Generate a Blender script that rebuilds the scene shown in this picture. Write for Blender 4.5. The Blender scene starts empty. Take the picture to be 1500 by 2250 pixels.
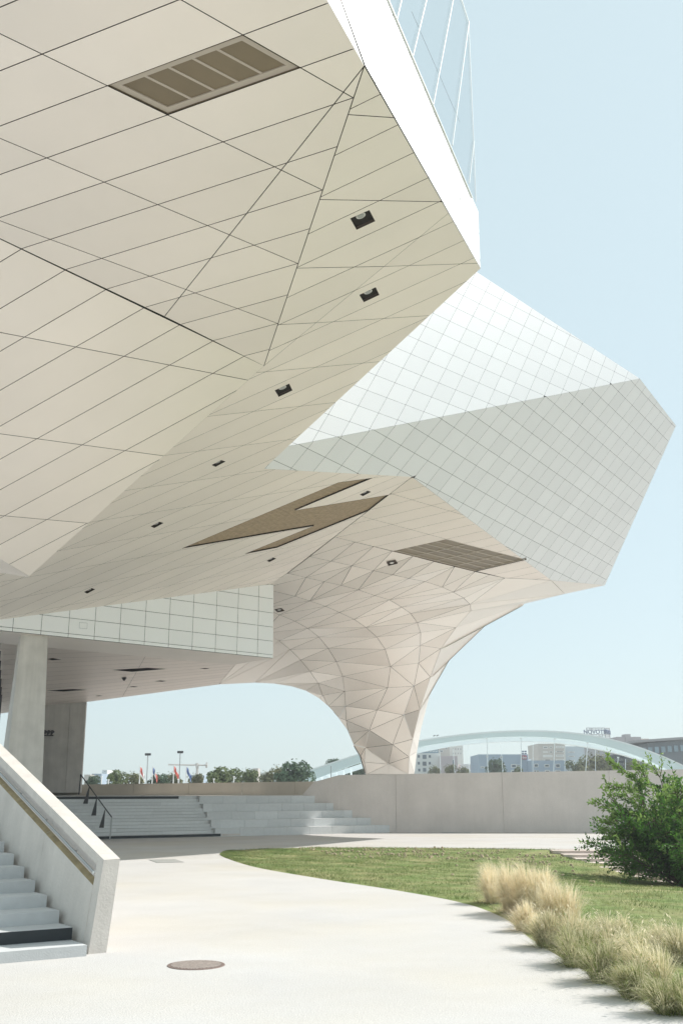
import bpy, math, random
from mathutils import Vector, Matrix

random.seed(7)
scn = bpy.context.scene
COL = scn.collection
V = Vector
R = math.radians

# ------------------------------------------------------------------ camera
CAM = V((0, 0, 2.15)); PITCH = R(15.57); FPX = 2200.0
cam = bpy.data.cameras.new('camera')
cam.sensor_fit = 'VERTICAL'; cam.sensor_height = 36.0; cam.lens = 36.0 * FPX / 2250.0
cam.clip_start = 0.1; cam.clip_end = 6000
camo = bpy.data.objects.new('camera', cam); COL.objects.link(camo)
camo.location = CAM; camo.rotation_euler = (R(90) + PITCH, 0, 0)
scn.camera = camo

# ------------------------------------------------------------------ sky, sun, exposure
SUN_AZ = 28.0    # degrees from +X towards +Y
SUN_EL = 42.5
w = bpy.data.worlds.new('World'); scn.world = w; w.use_nodes = True
nt = w.node_tree; bg = nt.nodes['Background']
sky = nt.nodes.new('ShaderNodeTexSky'); sky.sky_type = 'NISHITA'; sky.sun_disc = False
sky.sun_elevation = R(SUN_EL); sky.sun_rotation = R(90 - SUN_AZ)
sky.air_density = 1.0; sky.dust_density = 1.0; sky.ozone_density = 1.0; sky.altitude = 100
mixs = nt.nodes.new('ShaderNodeMix'); mixs.data_type = 'RGBA'; mixs.inputs[0].default_value = 0.86
nt.links.new(sky.outputs['Color'], mixs.inputs[6]); mixs.inputs[7].default_value = (3.2, 3.9, 4.02, 1)   # even summer haze over the blue
nt.links.new(mixs.outputs[2], bg.inputs['Color']); bg.inputs['Strength'].default_value = 0.107
sun = bpy.data.lights.new('sun', 'SUN'); sun.energy = 2.7; sun.angle = R(0.6); sun.color = (1.0, 0.965, 0.915)
suno = bpy.data.objects.new('sun', sun); COL.objects.link(suno)
sd = V((math.cos(R(SUN_EL)) * math.cos(R(SUN_AZ)), math.cos(R(SUN_EL)) * math.sin(R(SUN_AZ)), math.sin(R(SUN_EL))))
suno.rotation_euler = sd.to_track_quat('Z', 'Y').to_euler()
scn.view_settings.view_transform = 'Standard'; scn.view_settings.look = 'None'
scn.view_settings.gamma = 1.0; scn.view_settings.use_curve_mapping = False
scn.view_settings.exposure = 1.0
scn.cycles.max_bounces = 10; scn.cycles.diffuse_bounces = 6; scn.cycles.transparent_max_bounces = 16

FW = V((0, math.cos(PITCH), math.sin(PITCH))); UP = V((0, -math.sin(PITCH), math.cos(PITCH)))
def ray(u, v): return V(((u - 750) / FPX, 0, 0)) + UP * ((1125 - v) / FPX) + FW
def at(u, v, y):            # a point of the place at the distance y
    r = ray(u, v); return CAM + r * (y / r.y)
def onz(u, v, z):           # a point of the place at the height z
    r = ray(u, v); return CAM + r * ((z - CAM.z) / r.z)

# ------------------------------------------------------------------ materials
MATS = {}
def mat(name, col, rough=0.6, var=0.0, noise=0.0, nscale=3.0, bump=0.0, bscale=40.0, metal=0.0, spec=0.5, col2=None, c2scale=1.0, c2amt=1.0, streak=0.0, grit=0.0, trans=0.0):
    if name in MATS: return MATS[name]
    m = bpy.data.materials.new(name); m.use_nodes = True; t = m.node_tree; n = t.nodes; l = t.links
    b = n['Principled BSDF']; b.inputs['Roughness'].default_value = rough; b.inputs['Metallic'].default_value = metal
    b.inputs['Specular IOR Level'].default_value = spec
    rgb = n.new('ShaderNodeRGB'); rgb.outputs[0].default_value = (*col, 1); out = rgb.outputs[0]
    tc = n.new('ShaderNodeTexCoord'); geo = n.new('ShaderNodeNewGeometry'); pos = geo.outputs['Position']
    def mixc(kind, fac, a, c):
        x = n.new('ShaderNodeMix'); x.data_type = 'RGBA'; x.blend_type = kind; x.clamp_factor = True
        if isinstance(fac, float): x.inputs[0].default_value = fac
        else: l.new(fac, x.inputs[0])
        l.new(a, x.inputs[6])
        if isinstance(c, tuple): x.inputs[7].default_value = (*c, 1)
        else: l.new(c, x.inputs[7])
        return x.outputs[2]
    def nz(scale, det=4.0, vec=None, ro=0.55):
        x = n.new('ShaderNodeTexNoise'); x.inputs['Scale'].default_value = scale; x.inputs['Detail'].default_value = det; x.inputs['Roughness'].default_value = ro
        l.new(vec or pos, x.inputs['Vector']); return x.outputs['Fac']
    def ramp(f, lo, hi, a=0.0, c=1.0):
        x = n.new('ShaderNodeMapRange'); x.inputs[1].default_value = lo; x.inputs[2].default_value = hi; x.inputs[3].default_value = a; x.inputs[4].default_value = c
        l.new(f, x.inputs[0]); return x.outputs[0]
    if col2: out = mixc('MIX', ramp(nz(c2scale), 0.4, 0.66, 0, c2amt), out, col2)
    def mul(out, f):
        x = n.new('ShaderNodeCombineColor'); [l.new(f, x.inputs[k]) for k in range(3)]
        return mixc('MULTIPLY', 1.0, out, x.outputs[0])
    if noise: out = mul(out, ramp(nz(nscale), 0.25, 0.75, 1 - noise, 1 + noise))
    if grit: out = mul(out, ramp(nz(26.0, 6.0, None, 0.8), 0.3, 0.7, 1 - grit, 1 + grit))
    if streak:
        mp = n.new('ShaderNodeMapping'); mp.inputs['Scale'].default_value = (2.2, 2.2, 0.16); l.new(pos, mp.inputs['Vector'])
        out = mul(out, ramp(nz(1.0, 5.0, mp.outputs[0], 0.65), 0.3, 0.7, 1 - streak, 1 + streak * 0.5))
    if var:
        oi = n.new('ShaderNodeObjectInfo'); out = mul(out, ramp(oi.outputs['Random'], 0, 1, 1 - var, 1 + var))
    if bump:
        bp = n.new('ShaderNodeBump'); bp.inputs['Strength'].default_value = bump; bp.inputs['Distance'].default_value = 0.02
        l.new(nz(bscale, 5.0), bp.inputs['Height']); l.new(bp.outputs[0], b.inputs['Normal'])
    l.new(out, b.inputs['Base Color'])
    if trans:
        tb = n.new('ShaderNodeBsdfTranslucent'); l.new(out, tb.inputs[0]); ms = n.new('ShaderNodeMixShader'); ms.inputs[0].default_value = trans
        l.new(b.outputs[0], ms.inputs[1]); l.new(tb.outputs[0], ms.inputs[2]); l.new(ms.outputs[0], n['Material Output'].inputs['Surface'])
    MATS[name] = m; return m

M_SOF = mat('soffit_metal', (0.94, 0.855, 0.805), 0.48, metal=0.25, var=0.03, noise=0.03, nscale=0.5, col2=(0.92, 0.84, 0.795), c2scale=0.35, c2amt=0.8, bump=0.05, bscale=160, spec=0.35)
M_BOX = mat('block_white_metal', (0.93, 0.925, 0.92), 0.42, metal=0.1, var=0.02, noise=0.015, nscale=0.8, bump=0.04, bscale=160, spec=0.4)
M_WHT = mat('white_metal', (0.80, 0.79, 0.795), 0.40, metal=0.2, var=0.03, noise=0.015, nscale=0.8, bump=0.04, bscale=160, spec=0.4)
M_COLM = mat('column_metal', (0.86, 0.80, 0.745), 0.40, metal=0.6, var=0.06, noise=0.02, nscale=0.8, bump=0.04, bscale=160, spec=0.4)
M_JNT = mat('joint_dark', (0.035, 0.03, 0.027), 0.9, spec=0.1)
M_BRN = mat('grille_brown', (0.135, 0.10, 0.062), 0.55, noise=0.15, nscale=1.5, spec=0.3)
M_PANE = mat('smoked_pane', (0.21, 0.16, 0.10), 0.35, var=0.12, noise=0.12, nscale=1.2, bump=0.2, bscale=90)
M_FRM = mat('grille_frame', (0.50, 0.43, 0.37), 0.5, noise=0.05)
M_WOOD = mat('wood_slat', (0.46, 0.345, 0.24), 0.6, var=0.2, noise=0.18, nscale=6, spec=0.25)
M_RECD = mat('recess_dark', (0.10, 0.075, 0.06), 0.7, noise=0.15, spec=0.2)
M_LAMP = mat('lamp_steel', (0.62, 0.62, 0.60), 0.3, metal=0.6)
M_CON = mat('concrete', (0.66, 0.625, 0.585), 0.85, noise=0.10, nscale=1.6, bump=0.35, bscale=18, streak=0.14, spec=0.2)
M_CONW = mat('concrete_warm', (0.66, 0.605, 0.57), 0.85, noise=0.07, nscale=0.8, bump=0.3, bscale=20, streak=0.045, grit=0.08, spec=0.2)
M_CONL = mat('concrete_light', (0.64, 0.595, 0.55), 0.85, noise=0.07, nscale=2.2, bump=0.3, bscale=26, streak=0.10, grit=0.06, spec=0.2)
M_PLAZA = mat('plaza_concrete', (0.545, 0.53, 0.515), 0.9, noise=0.07, nscale=0.45, grit=0.10, bump=0.4, bscale=45, col2=(0.515, 0.485, 0.435), c2scale=0.22, c2amt=0.9, spec=0.2)
M_GRAN = mat('granite', (0.63, 0.64, 0.64), 0.8, var=0.07, noise=0.05, nscale=9, bump=0.2, bscale=60, spec=0.3)
M_STEP = mat('step_stone', (0.55, 0.555, 0.555), 0.85, var=0.05, noise=0.05, nscale=7, bump=0.25, bscale=50, spec=0.25)
M_BLACK = mat('contrast_strip', (0.018, 0.024, 0.028), 0.6, noise=0.1, nscale=12)
M_STEEL = mat('dark_steel', (0.055, 0.055, 0.058), 0.4, metal=0.4)
M_GALV = mat('galvanised', (0.42, 0.43, 0.43), 0.45, metal=0.5)
M_IRON = mat('cast_iron', (0.20, 0.145, 0.125), 0.7, noise=0.25, nscale=30, metal=0.2)
M_SAND = mat('dirt', (0.42, 0.345, 0.24), 0.95, noise=0.15, nscale=8, spec=0.1)
M_OCHRE = mat('ledge_ochre', (0.36, 0.285, 0.17), 0.9, noise=0.28, nscale=7, spec=0.1)
M_LAWN = mat('lawn', (0.16, 0.215, 0.075), 0.95, noise=0.28, nscale=3.2, bump=0.8, bscale=30, col2=(0.33, 0.30, 0.16), c2scale=0.75, c2amt=0.75, spec=0.1)
M_BLADE = mat('grass_blade', (0.18, 0.25, 0.085), 0.8, noise=0.35, nscale=1.6, spec=0.2, col2=(0.38, 0.35, 0.19), c2scale=0.8, c2amt=0.7, trans=0.45)
M_STRAW = mat('straw', (0.90, 0.81, 0.62), 0.8, noise=0.2, nscale=5, spec=0.2, trans=0.45)
M_STRG = mat('straw_green', (0.68, 0.63, 0.42), 0.8, noise=0.3, nscale=4, spec=0.2, trans=0.45)
M_DKG = mat('tuft_green', (0.22, 0.26, 0.09), 0.85, noise=0.3, nscale=5, spec=0.2, trans=0.45)
M_LEAF = mat('leaf', (0.085, 0.20, 0.035), 0.6, noise=0.35, nscale=2.2, spec=0.3, trans=0.45)
M_LEAF2 = mat('leaf_young_lit', (0.25, 0.38, 0.10), 0.6, noise=0.25, nscale=2.2, spec=0.3, trans=0.45)  # paler leaf that carries the sunlit look of the shrub top
M_BARK = mat('bark', (0.10, 0.075, 0.05), 0.9, noise=0.25, nscale=9)
M_FAR = [mat('far_leaf_a', (0.13, 0.16, 0.07), 0.8, noise=0.35, nscale=0.5, spec=0.2), mat('far_leaf_b', (0.19, 0.19, 0.095), 0.8, noise=0.35, nscale=0.5, spec=0.2), mat('far_leaf_c', (0.095, 0.145, 0.085), 0.8, noise=0.35, nscale=0.5, spec=0.2)]
M_ARCH = mat('bridge_paint', (0.72, 0.82, 0.82), 0.5, noise=0.03, nscale=0.2)
M_ARCHL = mat('bridge_paint_light', (0.84, 0.88, 0.88), 0.5, noise=0.03, nscale=0.2)
M_FWHT = mat('render_white', (0.72, 0.72, 0.70), 0.85, noise=0.04, nscale=0.3)
M_FBLU = mat('render_blue', (0.36, 0.44, 0.53), 0.8, noise=0.05, nscale=0.3)
M_FBEI = mat('render_beige', (0.52, 0.48, 0.44), 0.85, noise=0.05, nscale=0.3)
M_FGRY = mat('render_grey', (0.34, 0.33, 0.34), 0.85, noise=0.05, nscale=0.3)
M_FDRK = mat('dark_cladding', (0.13, 0.15, 0.17), 0.5, noise=0.1, nscale=0.2)
M_WIN = mat('far_glass', (0.10, 0.13, 0.16), 0.15, var=0.3, spec=0.6)
M_GLB = mat('far_glass_blue', (0.22, 0.31, 0.37), 0.2, var=0.15, spec=0.6)
M_RED = mat('flag_red', (0.66, 0.16, 0.13), 0.8)
M_BLUE = mat('flag_blue', (0.12, 0.18, 0.36), 0.8)
M_FW = mat('flag_white', (0.75, 0.74, 0.72), 0.8)
M_YEL = mat('petal_yellow', (0.75, 0.55, 0.05), 0.7)
M_SIGN = mat('sign_letters', (0.10, 0.14, 0.24), 0.6)
M_SIGNR = mat('sign_red', (0.42, 0.06, 0.09), 0.6)
M_PAR = mat('white_frame', (0.82, 0.83, 0.83), 0.4)

def glass_mat():
    m = bpy.data.materials.new('clear_glazing'); m.use_nodes = True; t = m.node_tree; n = t.nodes; l = t.links
    n.remove(n['Principled BSDF']); o = n['Material Output']
    tr = n.new('ShaderNodeBsdfTransparent'); tr.inputs[0].default_value = (0.93, 0.965, 0.97, 1)
    gl = n.new('ShaderNodeBsdfGlossy'); gl.inputs['Roughness'].default_value = 0.04
    fr = n.new('ShaderNodeFresnel'); fr.inputs[0].default_value = 1.5
    mx = n.new('ShaderNodeMixShader'); l.new(fr.outputs[0], mx.inputs[0]); l.new(tr.outputs[0], mx.inputs[1]); l.new(gl.outputs[0], mx.inputs[2]); l.new(mx.outputs[0], o.inputs['Surface'])
    return m
M_GLASS = glass_mat()

# ------------------------------------------------------------------ object helpers
def tag(o, label=None, cat=None, group=None, kind=None):
    if label: o['label'] = label
    if cat: o['category'] = cat
    if group: o['group'] = group
    if kind: o['kind'] = kind
    return o
def empty(name, loc=(0, 0, 0), parent=None):
    o = bpy.data.objects.new(name, None); o.empty_display_size = 0.2; COL.objects.link(o); o.location = loc
    if parent: o.parent = parent
    return o
def link(name, me, parent=None, loc=None):
    o = bpy.data.objects.new(name, me); COL.objects.link(o)
    if loc is not None: o.location = loc
    if parent:
        o.parent = parent
        if loc is None: o.matrix_parent_inverse = Matrix.Translation(-abs_loc(parent))
    return o
def abs_loc(o):
    p = V((0, 0, 0))
    while o is not None:
        p += o.location + o.matrix_parent_inverse.translation; o = o.parent
    return p
class MB:
    """collects faces in world coordinates; build() links them as one mesh object"""
    def __init__(s): s.v = []; s.f = []; s.mi = []; s.cur = 0
    def poly(s, pts):
        b = len(s.v); s.v += [tuple(p) for p in pts]; s.f.append(tuple(range(b, b + len(pts)))); s.mi.append(s.cur); return s
    def prism(s, pts, off):
        n = len(pts); b = len(s.v); off = V(off)
        s.v += [tuple(p) for p in pts] + [tuple(V(p) + off) for p in pts]
        s.f.append(tuple(range(b, b + n))); s.f.append(tuple(range(b + 2 * n - 1, b + n - 1, -1)))
        for i in range(n):
            j = (i + 1) % n; s.f.append((b + i, b + n + i, b + n + j, b + j))
        s.mi += [s.cur] * (n + 2); return s
    def box(s, c, h, rz=0.0):
        c = V(c); ca, sa = math.cos(rz), math.sin(rz)
        f = lambda x, y, z: c + V((x * ca - y * sa, x * sa + y * ca, z))
        s.prism([f(-h[0], -h[1], -h[2]), f(h[0], -h[1], -h[2]), f(h[0], h[1], -h[2]), f(-h[0], h[1], -h[2])], (0, 0, 2 * h[2])); return s
    def bar(s, a, b, r, r2=None, n=6, up=None):
        a = V(a); b = V(b); d = (b - a).normalized(); r2 = r if r2 is None else r2
        x = d.orthogonal().normalized() if up is None else d.cross(V(up)).normalized(); y = d.cross(x)
        o = math.pi / n
        p = [x * math.cos(o + 2 * math.pi * k / n) + y * math.sin(o + 2 * math.pi * k / n) for k in range(n)]
        b0 = len(s.v); s.v += [tuple(a + q * r) for q in p] + [tuple(b + q * r2) for q in p]
        for i in range(n):
            j = (i + 1) % n; s.f.append((b0 + i, b0 + j, b0 + n + j, b0 + n + i))
        s.f.append(tuple(range(b0 + n - 1, b0 - 1, -1))); s.f.append(tuple(range(b0 + n, b0 + 2 * n))); s.mi += [s.cur] * (n + 2); return s
    def tube(s, pts, rs, n=6):
        pts = [V(p) for p in pts]; rings = []
        for k, p in enumerate(pts):
            d = (pts[min(k + 1, len(pts) - 1)] - pts[max(k - 1, 0)]).normalized()
            x = d.cross(V((0.13, 0.31, 0.94))).normalized(); y = d.cross(x)
            r = rs[k] if isinstance(rs, (list, tuple)) else rs
            b = len(s.v); s.v += [tuple(p + x * r * math.cos(2 * math.pi * i / n) + y * r * math.sin(2 * math.pi * i / n)) for i in range(n)]; rings.append(b)
        for a, b in zip(rings, rings[1:]):
            for i in range(n):
                j = (i + 1) % n; s.f.append((a + i, a + j, b + j, b + i)); s.mi.append(s.cur)
        s.f.append(tuple(range(rings[0] + n - 1, rings[0] - 1, -1))); s.f.append(tuple(range(rings[-1], rings[-1] + n))); s.mi += [s.cur] * 2; return s
    def mesh(s, name, m, smooth=False, loc=None):
        me = bpy.data.meshes.new(name); o = V(loc) if loc is not None else V((0, 0, 0))
        me.from_pydata([(x - o.x, y - o.y, z - o.z) for x, y, z in s.v], [], s.f)
        for q in (m if isinstance(m, (list, tuple)) else [m]): me.materials.append(q)
        if isinstance(m, (list, tuple)): me.polygons.foreach_set('material_index', s.mi)
        if smooth: me.polygons.foreach_set('use_smooth', [True] * len(me.polygons))
        me.update(); return me
    def build(s, name, m, parent=None, smooth=False, loc=None):
        if loc is None: return link(name, s.mesh(name, m, smooth), parent)
        o = bpy.data.objects.new(name, s.mesh(name, m, smooth, loc)); COL.objects.link(o); o.location = V(loc)
        if parent: o.parent = parent; o.matrix_parent_inverse = Matrix.Translation(-abs_loc(parent))
        return o
def copy_tree(o, parent=None):
    c = o.copy(); COL.objects.link(c); c.parent = parent
    for ch in list(o.children): copy_tree(ch, c)
    return c

# convex polygon tools
def clip(poly, p, n):
    out = []; k = len(poly)
    for i in range(k):
        a = poly[i]; b = poly[(i + 1) % k]; da = n.dot(a - p); db = n.dot(b - p)
        if da >= 0: out.append(a)
        if (da >= 0) != (db >= 0): out.append(a + (b - a) * (da / (da - db)))
    q = []
    for x in out:
        if not q or (x - q[-1]).length > 1e-4: q.append(x)
    while len(q) > 1 and (q[0] - q[-1]).length < 1e-4: q.pop()
    return q
def area(poly):
    s = V((0, 0, 0))
    for i in range(1, len(poly) - 1): s += (poly[i] - poly[0]).cross(poly[i + 1] - poly[0])
    return s.length / 2
def edges_in(poly, N):
    """inward half-planes of a convex polygon lying in the plane with normal N"""
    c = sum(poly, V((0, 0, 0))) / len(poly); r = []
    for i in range(len(poly)):
        a = poly[i]; b = poly[(i + 1) % len(poly)]; n = N.cross(b - a).normalized()
        if n.dot(c - a) < 0: n = -n
        r.append((a, n))
    return r
def inset(poly, N, wd):
    q = poly
    for a, n in edges_in(poly, N):
        q = clip(q, a + n * wd, n)
        if len(q) < 3: return []
    return q
def subtract(polys, hole, N):
    out = []
    for p in polys:
        rest = p
        for a, n in edges_in(hole, N):
            o = clip(rest, a, -n)
            if len(o) >= 3 and area(o) > 1e-4: out.append(o)
            rest = clip(rest, a, n)
            if len(rest) < 3: break
    return out
def orient(poly, N):
    s = V((0, 0, 0))
    for i in range(1, len(poly) - 1): s += (poly[i] - poly[0]).cross(poly[i + 1] - poly[0])
    return poly if s.dot(N) > 0 else poly[::-1]
def panel(polys, N, th, name, m, parent, edge=None):
    b = MB()
    for p in polys:
        b.cur = 1; b.prism(orient(p, N), -N * th); b.mi[-len(p) - 2] = 0     # face sheet; the edges carry dark gaskets
    return b.build(name, [m, edge or M_JNT], parent)
def lattice_panels(pieces, lat, N, wd, th, name, m, parent, holes=(), internal=(), amin=0.004, skip=(), ef=0.5, full=()):
    """cells of a lattice clipped to convex pieces; every cell becomes one panel object"""
    o, a, bb = [V(x) for x in lat]; cnt = 0
    pts = [p for pc in pieces for p in pc]
    aa = a.dot(a); ab = a.dot(bb); b2 = bb.dot(bb); det = aa * b2 - ab * ab
    ij = []
    for p in pts:
        d = p - o; da = d.dot(a); db = d.dot(bb); ij.append(((da * b2 - db * ab) / det, (db * aa - da * ab) / det))
    i0, i1 = math.floor(min(x for x, _ in ij)), math.ceil(max(x for x, _ in ij))
    j0, j1 = math.floor(min(y for _, y in ij)), math.ceil(max(y for _, y in ij))
    for i in range(i0, i1):
        for j in range(j0, j1):
            if (i, j) in skip: continue
            cell = inset([o + a * i + bb * j, o + a * (i + 1) + bb * j, o + a * (i + 1) + bb * (j + 1), o + a * i + bb * (j + 1)], N, wd)
            polys = []
            for pi, pc in enumerate(pieces):
                q = cell; E = edges_in(pc, N)
                for ei, (p, n) in enumerate(E):
                    s = 0.0 if (pi, ei) in internal else (wd if (pi, ei) in full else wd * ef)
                    q = clip(q, p + n * s, n)
                    if len(q) < 3: break
                if len(q) >= 3 and area(q) > amin: polys.append(q)
            for h in holes:
                if polys: polys = subtract(polys, h, N)
            if polys: panel(polys, N, th, name, m, parent); cnt += 1
    return cnt
def VV(l): return [V(x) for x in l]
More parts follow.
